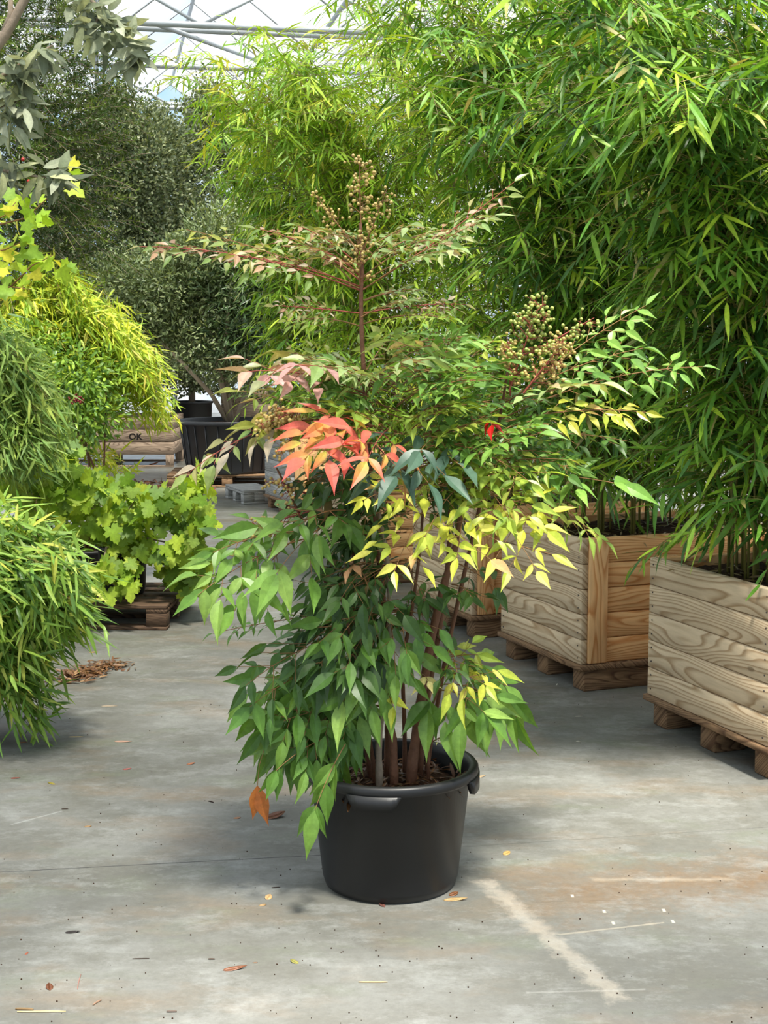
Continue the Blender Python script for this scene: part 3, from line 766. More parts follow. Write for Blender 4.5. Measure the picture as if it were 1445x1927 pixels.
for (x, y) in ((43, 300), (23, 333), (54, 341), (20, 148)):
    MB().ball(loc_of(x, y, YY-1.05, yb), 0.011, 6, 8).build('berry', plain('red_aril', c(176, 40, 34), 0.4), yw, True)

# silver-leaved oak boughs in the upper left corner
YS = 6.6
sb = np.array([-2.45, YS+0.1, 0]); so = thing('silver_leaved_oak', 'grey felted-leaf evergreen oak whose boughs hang into the upper left corner', 'tree', sb)
pot_parts(so, 0.30, 0.25, 0.36)
rng = np.random.default_rng(81)
S_ = lambda x, y, dy=0.0: loc_of(x, y, YS+dy, sb)
limbs(so, 'trunk', M_BARK, [([(0, 0, 0.33), (0.03, 0, 1.3), (0.08, 0, 2.3), S_(-60, 160), S_(12, 62), S_(52, -10), S_(90, -70)], 0.045, 0.014),
                           ([S_(0, 80), S_(20, 30), S_(20, -10)], 0.018, 0.010)])
fork = [([S_(52, -10), S_(140, -30), S_(190, 20), S_(222, 48), S_(242, 80), S_(268, 105)], 0.016, 0.004), ([S_(190, 20), S_(180, 45), S_(170, 60)], 0.008, 0.003),
        ([S_(-50, 190), S_(0, 145), S_(40, 120), S_(75, 98), S_(100, 85)], 0.012, 0.004), ([S_(-60, 240), S_(0, 205), S_(30, 190), S_(48, 185)], 0.010, 0.003),
        ([S_(-80, 330), S_(0, 320), S_(60, 331), S_(110, 336)], 0.010, 0.003), ([S_(-60, 280), S_(0, 285)], 0.008, 0.003)]
for f in fork: limbs(so, 'bough', M_BARK, [f])
L = Leaves(); FE = [c(160, 166, 140), c(136, 144, 116), c(186, 190, 162), c(110, 118, 98), c(190, 192, 146)]
for (x, y, n, r) in ((140, 5, 12, 26), (165, 18, 14, 26), (150, 45, 10, 20), (180, 60, 14, 26), (205, 28, 8, 22), (225, 52, 10, 22), (232, 72, 10, 20), (245, 85, 12, 22), (262, 102, 10, 18), (240, 105, 8, 16), (200, 52, 8, 20),
                     (30, 120, 14, 24), (62, 112, 10, 20), (40, 150, 14, 24), (15, 165, 12, 24), (84, 92, 10, 16), (45, 188, 12, 22), (12, 205, 14, 24), (25, 230, 8, 20), (0, 285, 6, 20),
                     (105, 332, 16, 20), (78, 328, 8, 16), (25, 320, 8, 20), (5, 340, 8, 22)):
    q = S_(x, y)+rng.normal(0, 0.45, (n, 3))*np.array([r/F*YS, 0.06, r/F*YS])
    D = np.column_stack([rng.normal(0.25, .7, n), rng.normal(-0.2, .5, n), rng.normal(-0.35, .7, n)])
    N = rng.normal(0, .6, (n, 3))+UP*0.6-np.array([0, 0.5, 0])
    cc = np.array(FE)[rng.integers(0, 5, n)]*rng.uniform(0.75, 1.15, (n, 1))
    L.add(q, D, N, rng.uniform(0.10, 0.155, n), rng.uniform(0.036, 0.052, n), rng.uniform(0, 0.4, n), 0.18, cc, cc)
L.build('foliage', WAVY, M_FELT, so)

# lime-leaved sapling below it
YM = 7.4
mb_ = np.array([-2.35, YM, 0]); ml = thing('lime_leaved_sapling', 'sapling with bright lime lobed leaves at the left edge, above the weeping bamboo', 'tree', mb_)
pot_parts(ml, 0.22, 0.18, 0.30)
rng = np.random.default_rng(91); S_ = lambda x, y, dy=0.0: loc_of(x, y, YM+dy, mb_)
limbs(ml, 'trunk', M_BARK, [([(0, 0, 0.28), (0.03, 0, 1.2), S_(-60, 560), S_(-40, 430), S_(-30, 330)], 0.02, 0.007)])
tg = [[S_(-40, 430), S_(10, 405), S_(30, 380)], [S_(-50, 480), S_(10, 470), S_(40, 455)], [S_(-60, 560), S_(20, 540), S_(60, 545)], [S_(20, 540), S_(60, 500), S_(100, 480)], [S_(-30, 430), S_(50, 410), S_(105, 358), S_(128, 330)]]
for q in tg: limbs(ml, 'twig', M_STALK, [(q, 0.005, 0.002)])
L = Leaves(); ME = [c(176, 206, 60), c(158, 196, 52), c(196, 214, 80), c(150, 186, 70), c(214, 208, 70)]
ctr = [(128, 308), (140, 330), (128, 352), (46, 358), (25, 375), (52, 372), (20, 388), (8, 400), (54, 392), (72, 402), (3, 410), (58, 425), (35, 440), (45, 448), (8, 455), (48, 458), (12, 468), (30, 475), (40, 478), (4, 492),
       (18, 500), (8, 515), (82, 486), (104, 490), (78, 490), (64, 510), (115, 498), (40, 528), (5, 535), (28, 552), (12, 560), (50, 568), (106, 510), (0, 440), (-8, 480), (-10, 420), (-5, 545)]
ctr = np.array(ctr+[(x+random.Random(i).uniform(-20, 14), y+random.Random(i+99).uniform(-16, 16)) for i, (x, y) in enumerate(ctr[3:30])])
n = len(ctr); q = np.array([S_(x, y, rng.normal(0, 0.12)) for x, y in ctr])
cc = np.array(ME)[rng.integers(0, 5, n)]*rng.uniform(0.85, 1.1, (n, 1))
L.add(q, np.column_stack([rng.normal(0.5, .6, n), rng.normal(-0.2, .3, n), rng.normal(-0.4, .5, n)]), np.column_stack([rng.normal(0, .6, n), rng.normal(-0.6, .5, n), rng.normal(0.6, .5, n)]),
      rng.uniform(0.055, 0.095, n), rng.uniform(0.065, 0.11, n), rng.uniform(-0.1, 0.35, n), 0.15, cc, cc)
L.build('foliage', MAPLE, M_VINE, ml)

# weeping bamboo at mid left
def mound(root, o, rng, Y, tips, leafL, leafW, pal, per=7, hang=0.7, mat=None, name='foliage', rise=(0.02, 0.22)):
    """leafy shoots that rise from the pot and arch over to the given tips (photo x, y, depth shift)"""
    L = Leaves(); br = MB(); cols = np.array([p[0] for p in pal]); wts = np.array([p[1] for p in pal], float); wts /= wts.sum()
    for (x, y, dy) in tips:
        T_ = loc_of(x, y, Y+dy, o); b = np.array([rng.uniform(-.1, .1), rng.uniform(-.1, .1), 0.3])
        top = (b+T_)/2; top[2] = max(T_[2], b[2])+rng.uniform(*rise)
        t = np.linspace(0, 1, 10)[:, None]; path = (1-t)**2*b+2*t*(1-t)*(top*1.0+(top-(b+T_)/2))+t**2*T_
        br.tube(path, np.linspace(0.004, 0.001, 10), 3, False)
        for k in range(per):
            u = rng.uniform(0.45, 1.0); f = u*9; a = min(int(f), 8); p = path[a]+(path[a+1]-path[a])*(f-a)
            td = nrm(path[a+1]-path[a]+rng.normal(0, 0.05, 3)); n = rng.integers(5, 9)
            sd = nrm(rng.normal(0, 1, 3)*np.array([1, 1, .4]))
            D = td*0.8+sd*rng.uniform(-1.1, 1.1, (n, 1))-UP*hang*rng.uniform(-0.2, 1.1, (n, 1))+rng.normal(0, .3, (n, 3))
            cc = jit(rng, cols[rng.choice(len(cols), p=wts)], n)
            ll = leafL*rng.uniform(0.6, 1.2, n)
            L.add(p+rng.normal(0, 0.045, (n, 3)), D, UP-np.array([0, .5, 0])+rng.normal(0, .4, (n, 3)), ll, leafW*rng.uniform(.8, 1.2, n), rng.uniform(0, .25, n), 0.15, cc, cc*1.05)
    br.build('branchlets', mat or M_DRYST, root)
    L.build(name, BAMBOO, M_BAM, root)
def region(rng, spec):
    out = []
    for (cx, cy, rx, ry, d0, d1, n) in spec:
        for _ in range(n):
            a, r = rng.uniform(0, 6.28), math.sqrt(rng.random()); out.append((cx+rx*r*math.cos(a), cy+ry*r*math.sin(a), rng.uniform(d0, d1)))
    return out
YW = 9.75
wb = np.array([P(60, 900, YW)[0], YW, 0]); w1 = thing('weeping_bamboo', 'yellow-lime weeping bamboo mound whose sunny tresses hang beside the stencilled crate', 'potted bamboo', wb)
pot_parts(w1, 0.30, 0.25, 0.34)
rng = np.random.default_rng(101)
mound(w1, wb, rng, YW, region(rng, ((90, 620, 130, 55, -.5, .6, 90), (220, 650, 60, 50, -.3, .4, 36), (275, 705, 36, 40, -.3, .3, 50), (303, 765, 14, 40, -.15, .15, 16), (60, 690, 90, 60, -.6, .2, 40), (150, 835, 50, 22, -.3, .2, 12), (235, 890, 12, 30, -.1, .1, 3))),
      0.12, 0.0135, [(c(206, 214, 76), 5), (c(178, 200, 66), 4), (c(140, 172, 60), 2), (c(224, 210, 108), 1)], 9, 0.6, rise=(-.05, .12))
YN = 9.22
nb_ = np.array([P(165, 900, YN)[0], YN, 0]); n1 = thing('feathery_potted_shrub', 'fine-leaved green shrub with one dark red berry cluster in front of the weeping bamboo', 'potted shrub', nb_)
pot_parts(n1, 0.24, 0.2, 0.32)
L = Leaves(); rng = np.random.default_rng(111)
for (x, y, rx, ry, n) in ((150, 715, 85, 65, 1500), (165, 785, 66, 48, 1000), (60, 650, 80, 50, 900)):
    k = YN/F; blob(rng, L, loc_of(x, y, YN, nb_), (rx*k, 0.4, ry*k), n, 0.052, 0.019, [c(126, 162, 66), c(104, 142, 58), c(162, 190, 72), c(146, 178, 64), c(104, 138, 72)], 0.8, -0.1, hang=0.3)
L.build('foliage', OVAL, M_LEAF, n1)
limbs(n1, 'stem', M_CANE, [([(0, 0, .3), (0.02, 0, .8), loc_of(150, 760, YN, nb_)], .012, .005), ([(0.03, 0, .3), (0.06, 0, .8), loc_of(90, 690, YN, nb_)], .010, .005), ([(-.03, 0, .3), (0.1, 0, .7), loc_of(200, 740, YN, nb_)], .010, .004)])
b = MB(); q0 = loc_of(144, 752, YN-0.45, nb_)
for _ in range(40): b.ball(q0+rng.normal(0, 1, 3)*np.array([.022, .015, .015]), 0.007, 4, 6)
b.build('berry_cluster', plain('dark_red_berry', c(112, 34, 30), 0.5), n1, True)
# green weeping bamboo, left edge, middle height
YV = 7.75
vb = np.array([P(-110, 900, YV)[0], YV, 0]); w2 = thing('weeping_bamboo', 'grey-green weeping bamboo leaning in from the left edge, above the grape vine', 'potted bamboo', vb)
pot_parts(w2, 0.28, 0.23, 0.32)
rng = np.random.default_rng(121)
mound(w2, vb, rng, YV, region(rng, ((30, 740, 70, 50, -.3, .3, 60), (60, 810, 65, 50, -.3, .3, 60), (30, 860, 50, 30, -.3, .2, 40), (90, 850, 40, 30, -.2, .2, 20))),
      0.13, 0.013, [(c(136, 164, 80), 4), (c(164, 186, 90), 3), (c(108, 138, 66), 3)], 7, 0.35, rise=(0.0, 0.1))
# foreground weeping bamboo
YF = 5.75
fb = np.array([P(-140, 1300, YF)[0], YF, 0]); w3 = thing('weeping_bamboo', 'foreground weeping bamboo arching in from the left edge, its lowest sprig almost touching the concrete', 'potted bamboo', fb)
pot_parts(w3, 0.27, 0.22, 0.34)
rng = np.random.default_rng(131)
mound(w3, fb, rng, YF, region(rng, ((50, 1062, 90, 26, -.3, .3, 50), (105, 1105, 72, 40, -.35, .3, 55), (60, 1150, 100, 45, -.35, .25, 60), (30, 1200, 80, 45, -.3, .2, 40), (125, 1130, 40, 50, -.2, .2, 20), (40, 1280, 60, 30, -.2, .1, 9), (78, 1360, 22, 30, -.05, .05, 4), (-30, 1170, 60, 100, -.4, .3, 36))),
      0.14, 0.0150, [(c(120, 154, 62), 4), (c(150, 178, 74), 3), (c(92, 124, 50), 3), (c(186, 196, 92), 1)], 7, 0.6, rise=(-0.02, 0.10))

# grape vine in a black pot on a dark pallet
YG = gz(290, 1186)[1]; gp = gz(316, 1184)
pallet('dark wet pallet under the grape vine pot at the left', (gp[0]-1.2, gp[1], 0), math.radians(-2), 1.2, 0.8, M_WOODK, 21)
gb = np.array([P(232, 1100, YG+0.40)[0], YG+0.40, 0.144]); gv = thing('potted_grape_vine', 'grape vine with bright lobed leaves trailing from a black pot on the dark pallet', 'potted vine', gb)
pot_parts(gv, 0.165, 0.13, 0.30)
rng = np.random.default_rng(141); S_ = lambda x, y, dy=0.0: loc_of(x, y, YG+0.3+dy, gb)
vines = [[(0, 0, .28), S_(240, 1000), S_(300, 960), S_(360, 930), S_(378, 1000), S_(350, 1090)], [(0, 0, .28), S_(210, 990), S_(160, 930), S_(120, 870), S_(118, 840)], [(0, 0, .28), S_(190, 960), S_(120, 950), S_(30, 920)],
         [(0, 0, .28), S_(260, 1010), S_(310, 1020), S_(340, 1060), S_(330, 1110)], [(0, 0, .28), S_(200, 1030, -.2), S_(190, 1080, -.3), S_(225, 1110, -.3)], [(0, 0, .28), S_(230, 980), S_(260, 930), S_(340, 920)]]
for v in vines: limbs(gv, 'vine_stem', M_BARK, [(v, 0.008, 0.003)])
L = Leaves(); VG = [c(150, 180, 58), c(122, 156, 52), c(172, 194, 70), c(100, 132, 50), c(144, 168, 76)]
pts = region(rng, ((90, 910, 110, 50, -.3, .4, 150), (200, 950, 100, 60, -.3, .3, 150), (290, 980, 90, 70, -.3, .3, 150), (360, 960, 40, 60, -.2, .2, 75), (350, 1060, 45, 55, -.2, .2, 70), (215, 1080, 50, 40, -.4, -.2, 42), (120, 850, 25, 35, -.1, .1, 16), (40, 900, 60, 40, -.2, .2, 70), (170, 1040, 60, 50, -.2, .2, 24), (375, 900, 18, 22, 0, .1, 8)))
n = len(pts); q = np.array([S_(*p) for p in pts]); cc = jit(rng, np.array(VG)[rng.integers(0, 5, n)], n, .18, .06)
L.add(q, np.column_stack([rng.normal(0, .6, n), rng.normal(-.3, .3, n), rng.normal(-.7, .45, n)]), np.column_stack([rng.normal(0, .55, n), rng.normal(-.6, .5, n), rng.normal(.8, .5, n)]),
      rng.uniform(0.06, 0.115, n), rng.uniform(0.066, 0.12, n), rng.uniform(-.15, .4, n), rng.uniform(-.05, .3, n), cc, cc*np.array([1.1, 1.05, .9]))
L.build('foliage', GRAPE, M_VINE, gv)

# ------------------------------------------------------------------ the potted heavenly bamboo in the middle
fr = gz(735, 1706); R_B, R_T, PH = 0.208, 0.268, 0.375
pc = np.array([fr[0], fr[1]+R_B, 0.0]); Y0 = pc[1]
hero = thing('potted_heavenly_bamboo', 'tall shrub with red, yellow and green leaf sprays in a black plastic pot mid-aisle', 'potted shrub', pc)
pot, ZS, RS = pot_parts(hero, R_T, R_B, PH, 0.024, 0.078, M_POT, 96, 0.030)
for ang in (-101, -11, 79, 169):
    a0 = math.radians(ang); b = MB(); n = 12; half = 0.30
    vs = []; fs = []
    for k in range(n+1):
        a = a0-half+2*half*k/n; e = abs(2*k/n-1); zb = PH-0.030-0.040*(1.0 if e < 0.72 else max(0.0, (1-e)/0.28))
        for r_, z in ((R_T-0.012, PH-0.026), (R_T+0.004, PH-0.026), (R_T+0.004, zb), (R_T-0.012, zb)):
            vs.append((r_*math.cos(a), r_*math.sin(a), z))
    for k in range(n):
        for j in range(4): fs.append((4*k+j, 4*k+(j+1) % 4, 4*k+4+(j+1) % 4, 4*k+4+j))
    fs += [(3, 2, 1, 0), (4*n, 4*n+1, 4*n+2, 4*n+3)]
    b.add(vs, fs); b.build('grip_lug', M_POT, pot)
rng = np.random.default_rng(7)
ml_ = Leaves(); n = 420; a = rng.uniform(0, 6.28, n); r = RS*np.sqrt(rng.random(n))
ml_.add(np.column_stack([r*np.cos(a), r*np.sin(a), np.full(n, ZS+0.018)+rng.uniform(0, .014, n)]), np.column_stack([rng.normal(0, 1, n), rng.normal(0, 1, n), rng.normal(0, .2, n)]), np.column_stack([rng.normal(0, .4, n), rng.normal(0, .4, n), np.ones(n)]),
        rng.uniform(.02, .06, n), rng.uniform(.006, .014, n), 0.1, .2, c(110, 72, 46)*rng.uniform(.35, 1.1, (n, 1)), c(120, 84, 54)*rng.uniform(.4, 1.1, (n, 1)))
ml_.build('bark_mulch', OVAL, M_DULL, hero)
H_ = lambda x, y, dy=0.0: P(x, y, Y0+dy)-pc
canes = [
    ([(772, 1462, -.03), (790, 1330, 0), (812, 1200, .02), (832, 1110, .03), (860, 1020, .04), (876, 900, .05), (880, 800, .05)], .0165, .006, M_CANE),
    ([(788, 1452, .05), (800, 1330, .06), (818, 1230, .06), (836, 1130, .05), (848, 1000, .1), (840, 860, .1), (820, 740, .1)], .0115, .005, M_CANE),
    ([(714, 1466, -.06), (712, 1400, -.06), (722, 1310, -.04), (735, 1200, -.02), (730, 1050, 0), (700, 900, 0)], .0110, .005, M_BARK),
    ([(742, 1468, -.04), (740, 1390, -.04), (724, 1310, -.02), (700, 1220, 0), (680, 1100, .02), (640, 960, .04)], .0135, .005, M_CANE),
    ([(762, 1440, .06), (761, 1360, .06), (756, 1250, .06), (775, 1150, .06), (790, 1040, .08), (800, 900, .1)], .0075, .004, M_CANE),
    ([(728, 1455, .04), (730, 1330, .05), (726, 1180, .05), (706, 980, .04), (692, 840, .02), (687, 740, 0), (681, 640, 0), (679, 560, 0), (682, 500, 0), (678, 420, 0)], .0100, .0052, M_CANE),
    ([(800, 1450, .08), (840, 1230, .1), (880, 1050, .1), (915, 900, .1), (942, 780, .08), (955, 700, .06)], .0080, .0035, M_CANE),
    ([(700, 1458, .02), (664, 1300, .02), (640, 1180, 0), (600, 1060, -.04), (560, 960, -.05), (520, 880, -.05)], .0075, .003, M_CANE),
    ([(706, 1460, -.03), (690, 1350, -.05), (668, 1230, -.08), (640, 1120, -.1)], .0065, .003, M_CANE),
    ([(806, 1452, 0), (806, 1350, -.02), (826, 1290, -.04), (850, 1240, -.06)], .0055, .0025, M_CANE),
]
for pts, r0, r1, m in canes:
    q = np.array([H_(*p) for p in pts]); n = len(q); t = np.linspace(0, n-1, 4*n-3)
    d = np.stack([np.interp(t, np.arange(n), q[:, j]) for j in range(3)], 1)
    d[1:-1] = (d[:-2]+2*d[1:-1]+d[2:])/4; d[0][2] = ZS-0.02
    rr_ = np.linspace(r0, r1, len(d))*(1+0.10*np.sin(np.arange(len(d))*2.1))
    MB().tube(d, rr_, 9).build('cane', m, hero, True)

PAL = {
    'green': [(c(102, 142, 62), 4), (c(84, 122, 54), 3), (c(120, 156, 72), 2)],
    'dark': [(c(72, 104, 50), 4), (c(58, 86, 42), 3), (c(88, 120, 58), 2), (c(104, 92, 56), .3)],
    'fresh': [(c(122, 160, 72), 4), (c(104, 144, 62), 3), (c(140, 172, 84), 1)],
    'lime': [(c(154, 176, 70), 4), (c(134, 160, 66), 3), (c(178, 188, 86), 2)],
    'yellow': [(c(202, 206, 78), 4), (c(178, 192, 74), 3), (c(212, 208, 96), 2), (c(214, 172, 118), .2)],
    'blue': [(c(84, 112, 94), 4), (c(70, 98, 82), 3)],
    'pale': [(c(146, 166, 108), 3), (c(164, 172, 118), 2), (c(128, 154, 90), 2), (c(176, 158, 122), .6)],
    'mauve': [(c(196, 150, 146), 4), (c(180, 154, 138), 2), (c(154, 158, 118), 1)],
    'bronze': [(c(154, 150, 94), 3), (c(138, 154, 88), 4), (c(172, 138, 110), 1.2), (c(186, 172, 150), 2), (c(120, 146, 78), 2)],
    'olive': [(c(150, 156, 68), 4), (c(160, 146, 70), 2), (c(132, 152, 74), 2)],
    'coral': [(c(226, 128, 104), 2), (c(222, 170, 98), 2), (c(190, 188, 80), 1.6)],
    'brown': [(c(196, 124, 66), 1)], 'red': [(c(190, 30, 32), 1)], 'cream': [(c(232, 220, 150), 1)], 'peach': [(c(218, 168, 130), 1)],
}
def spray(B, T, leaf, pal, hang=0.2, nodes=4, sub=2, face=0.3, width=0.35, arch=0.06, name='leaf_spray', pin=0.42, rng=rng, lab=None, rib=1.14):
    """a compound leaf: stalk from B to T, side stalks in pairs, each with paired leaflets and one at its end"""
    B, T = np.asarray(B, float), np.asarray(T, float); ln = np.linalg.norm(T-B); d = nrm(T-B)
    t = np.linspace(0, 1, 9)
    path = B+np.outer(t, T-B)+np.outer(4*t*(1-t)*arch*ln, UP)
    Nn = nrm(UP*(1-face)+np.array([0, -1.0, 0.15])*face+rng.normal(0, .08, 3)); Nn = nrm(Nn-d*np.dot(Nn, d)); S = np.cross(Nn, d)
    cols = np.array([p[0] for p in PAL[pal]]); w = np.array([p[1] for p in PAL[pal]], float); w /= w.sum()
    st = MB(); st.tube(path, np.linspace(0.0022, 0.0009, 9), 4, False); L = Leaves()
    tone = rng.uniform(0.88, 1.12)
    def leaflet(p, dd, s=1.0):
        l = leaf*s*rng.uniform(0.75, 1.15); cc = cols[rng.choice(len(cols), p=w)]*tone*rng.uniform(.88, 1.12)
        c1 = cc*np.array([1.02, 1.0, .92])
        if pal == 'coral': c1 = c(224, 88, 82)*rng.uniform(.85, 1.15)
        if pal == 'yellow' and rng.random() < .05: c1 = c(224, 156, 118)
        dd = nrm(nrm(dd)*(1-hang*0.30)-UP*hang*rng.uniform(.35, 1.0)+rng.normal(0, .17, 3))
        if hang >= 1: dd = nrm(dd*0.35-UP)
        nn = Nn+S*rng.normal(0, .42)+rng.normal(0, .22, 3)
        if hang > .5: nn = nn*0.6+np.array([rng.normal(0, .6), -.8, .3])
        L.add(p, dd, nn, l, l*width*rng.uniform(.85, 1.15), rng.uniform(.04, .34), rng.uniform(.22, .55), np.clip(cc, 0, .9), np.clip(c1, 0, .9))
    def at(u):
        f = u*8; i = min(int(f), 7); return path[i]+(path[i+1]-path[i])*(f-i), nrm(path[i+1]-path[i])
    for k in range(nodes):
        u = 0.34+0.60*k/max(nodes-1, 1) if nodes > 1 else .7
        p, dd = at(u); pl = ln*pin*(1.05-0.62*k/max(nodes, 1))*rng.uniform(.8, 1.1)
        pl = min(pl, leaf*(sub+0.6))
        for sg in (-1, 1):
            pd = nrm(dd*0.62+S*sg*rng.uniform(.65, .95)-UP*hang*rng.uniform(.2, .6)+rng.normal(0, .08, 3))
            s_ = sub if k < nodes-1 else max(sub-1, 0)
            if s_ == 0: leaflet(p, pd); continue
            e = p+pd*pl; st.tube([p, (p+e)/2-UP*0.002, e], [.0013, .001, .0008], 3, False)
            ps = np.cross(Nn, pd)
            for q in range(1, s_+1):
                pp = p+pd*pl*(0.45+0.45*(q-1)/max(s_, 1))
                for s2 in (-1, 1): leaflet(pp, pd*.62+ps*s2*.78, .85)
            leaflet(e, pd, 1.08)
    p, dd = at(1.0)
    leaflet(p, dd, 1.12)
    o = L.build(name, NANDINA, M_LEAF, hero, rib)
    st.build('stalk', M_REDST if pal in ('mauve', 'bronze', 'coral') else M_STALK, o)
    if lab: o['label'] = lab
    return o
K = Y0/F
def sp(bx, by, bd, tx, ty, td, lpx, pal, **kw): return spray(H_(bx, by, bd), H_(tx, ty, td), lpx*K, pal, **kw)

# upper tiers, held flat at eye level
sp(681, 548, 0, 262, 464, -.02, 34, 'bronze', nodes=8, sub=1, pin=.16, arch=.05, lab='long flat bronze-green spray reaching far left')
sp(680, 545, 0, 350, 432, .12, 32, 'olive', nodes=7, sub=1, pin=.16, arch=.03)
sp(680, 530, 0, 480, 430, .25, 32, 'bronze', nodes=5, sub=1, pin=.22)
sp(676, 500, 0, 560, 425, -.1, 30, 'bronze', nodes=4, sub=1, pin=.3)
sp(682, 545, 0, 968, 342, .10, 34, 'bronze', nodes=8, sub=1, pin=.16, arch=-.02, lab='mauve-tinted spray rising to the right')
sp(684, 545, 0, 930, 405, -.1, 34, 'pale', nodes=6, sub=1, pin=.2, arch=.03)
sp(684, 520, 0, 850, 440, .2, 34, 'green', nodes=5, sub=1, pin=.25)
sp(682, 500, 0, 770, 425, -.12, 38, 'pale', nodes=3, sub=1, pin=.4)
sp(678, 520, 0, 600, 470, -.15, 30, 'bronze', nodes=3, sub=1, pin=.4)
sp(680, 590, 0, 515, 575, -.1, 20, 'bronze', nodes=7, sub=1, pin=.2, arch=.01)
sp(682, 590, 0, 876, 573, .05, 20, 'bronze', nodes=8, sub=1, pin=.2, arch=.03, lab='thin orange-tipped spray seen edge on')
sp(682, 610, 0, 850, 600, -.15, 24, 'lime', nodes=6, sub=1, pin=.25)
sp(681, 615, 0, 540, 605, .15, 24, 'lime', nodes=5, sub=1, pin=.25)
# the broad crown
sp(684, 740, 0, 455, 700, -.25, 60, 'mauve', nodes=4, sub=1, pin=.3, face=.35, lab='dusty pink leaf spray at the left of the crown')
sp(686, 720, 0, 520, 660, .05, 46, 'olive', nodes=4, sub=1, pin=.3)
sp(686, 730, 0, 600, 690, -.3, 54, 'pale', nodes=3, sub=1, face=.3)
sp(690, 740, 0, 760, 680, -.35, 50, 'pale', nodes=4, sub=1, face=.3)
sp(688, 700, 0, 740, 630, .1, 44, 'lime', nodes=4, sub=2)
sp(820, 745, .1, 850, 625, .0, 46, 'fresh', nodes=4, sub=1)
sp(820, 745, .1, 930, 640, .15, 40, 'lime', nodes=5, sub=1)
sp(820, 750, .1, 780, 650, -.15, 44, 'pale', nodes=4, sub=2)
sp(820, 750, .1, 900, 690, -.25, 44, 'green', nodes=4, sub=2)
sp(940, 790, .08, 1322, 690, .12, 42, 'fresh', nodes=6, sub=1, pin=.14, arch=.06)
sp(945, 770, .08, 1215, 575, .15, 44, 'fresh', nodes=6, sub=1, pin=.2, arch=.04)
sp(945, 760, .08, 1210, 655, .0, 44, 'green', nodes=5, sub=1, pin=.22, arch=.05)
sp(900, 790, .05, 1130, 722, -.12, 50, 'pale', nodes=4, sub=1, pin=.3, face=.1)
sp(930, 800, .05, 1215, 776, -.05, 40, 'yellow', nodes=6, sub=1, pin=.13, arch=.05, lab='thin yellow spray seen edge on at the right')
sp(930, 820, .05, 1180, 830, .1, 40, 'green', nodes=5, sub=1, pin=.2, arch=.04)
sp(700, 830, -.1, 440, 735, .1, 46, 'olive', nodes=4, sub=1, pin=.25)
sp(690, 725, -.05, 555, 688, -.30, 52, 'mauve', nodes=3, sub=1, pin=.35, face=.3)
sp(680, 540, 0, 430, 478, -.18, 32, 'bronze', nodes=6, sub=1, pin=.2, arch=.03)
sp(680, 525, 0, 590, 445, .12, 32, 'olive', nodes=4, sub=1, pin=.3)
sp(684, 530, 0, 860, 470, -.2, 34, 'pale', nodes=5, sub=1, pin=.25)
# arching reddish spray at the left
sp(620, 790, -.05, 352, 892, -.15, 52, 'bronze', nodes=5, sub=1, pin=.16, arch=.10, hang=.25, face=.3, lab='arching olive and dusky red spray in front of the black tub')
sp(640, 800, -.05, 480, 800, -.1, 48, 'olive', nodes=4, sub=1, pin=.3, hang=.2)
# coral sprays
sp(715, 800, -.2, 572, 862, -.42, 60, 'coral', nodes=4, sub=1, pin=.34, hang=.14, face=.55, lab='bright coral-red leaf spray')
sp(735, 805, -.2, 690, 868, -.45, 58, 'coral', nodes=3, sub=1, pin=.5, hang=.16, face=.55, lab='bright coral-red leaf spray')
sp(700, 790, -.15, 610, 800, -.35, 54, 'coral', nodes=3, sub=1, pin=.4, hang=.15, face=.4)
sp(720, 800, -.15, 640, 770, -.25, 46, 'lime', nodes=3, sub=1, hang=.1, face=.35)
# blue-green spray
sp(850, 830, -.1, 745, 895, -.42, 70, 'blue', nodes=4, sub=1, pin=.45, hang=.4, face=.45, lab='dark blue-green leaf spray')
sp(840, 825, -.1, 790, 850, -.4, 70, 'blue', nodes=2, sub=1, pin=.5, hang=.4, face=.4)
sp(760, 840, -.1, 690, 900, -.25, 60, 'blue', nodes=3, sub=1, hang=.4, face=.4)
# yellow sprays right of centre
sp(840, 915, -.1, 682, 942, -.35, 44, 'yellow', nodes=4, sub=1, pin=.22, hang=.15, face=.5, lab='yellow leaf spray')
sp(815, 935, -.1, 742, 1075, -.4, 46, 'yellow', nodes=4, sub=1, pin=.4, hang=.15, face=.7, lab='yellow leaf spray')
sp(880, 930, -.1, 860, 1050, -.38, 50, 'yellow', nodes=4, sub=1, pin=.5, hang=.2, face=.6, lab='yellow leaf spray')
sp(860, 920, -.1, 800, 1010, -.35, 50, 'yellow', nodes=3, sub=1, pin=.5, hang=.2, face=.6)
sp(885, 915, 0, 1010, 1075, -.35, 46, 'yellow', nodes=5, sub=1, pin=.35, hang=.3, face=.6, lab='yellow leaf spray')
sp(890, 910, 0, 1030, 1000, -.25, 50, 'yellow', nodes=4, sub=1, pin=.3, hang=.1, face=.5)
sp(890, 900, 0, 960, 980, -.3, 48, 'lime', nodes=4, sub=1, pin=.4, hang=.2, face=.5)
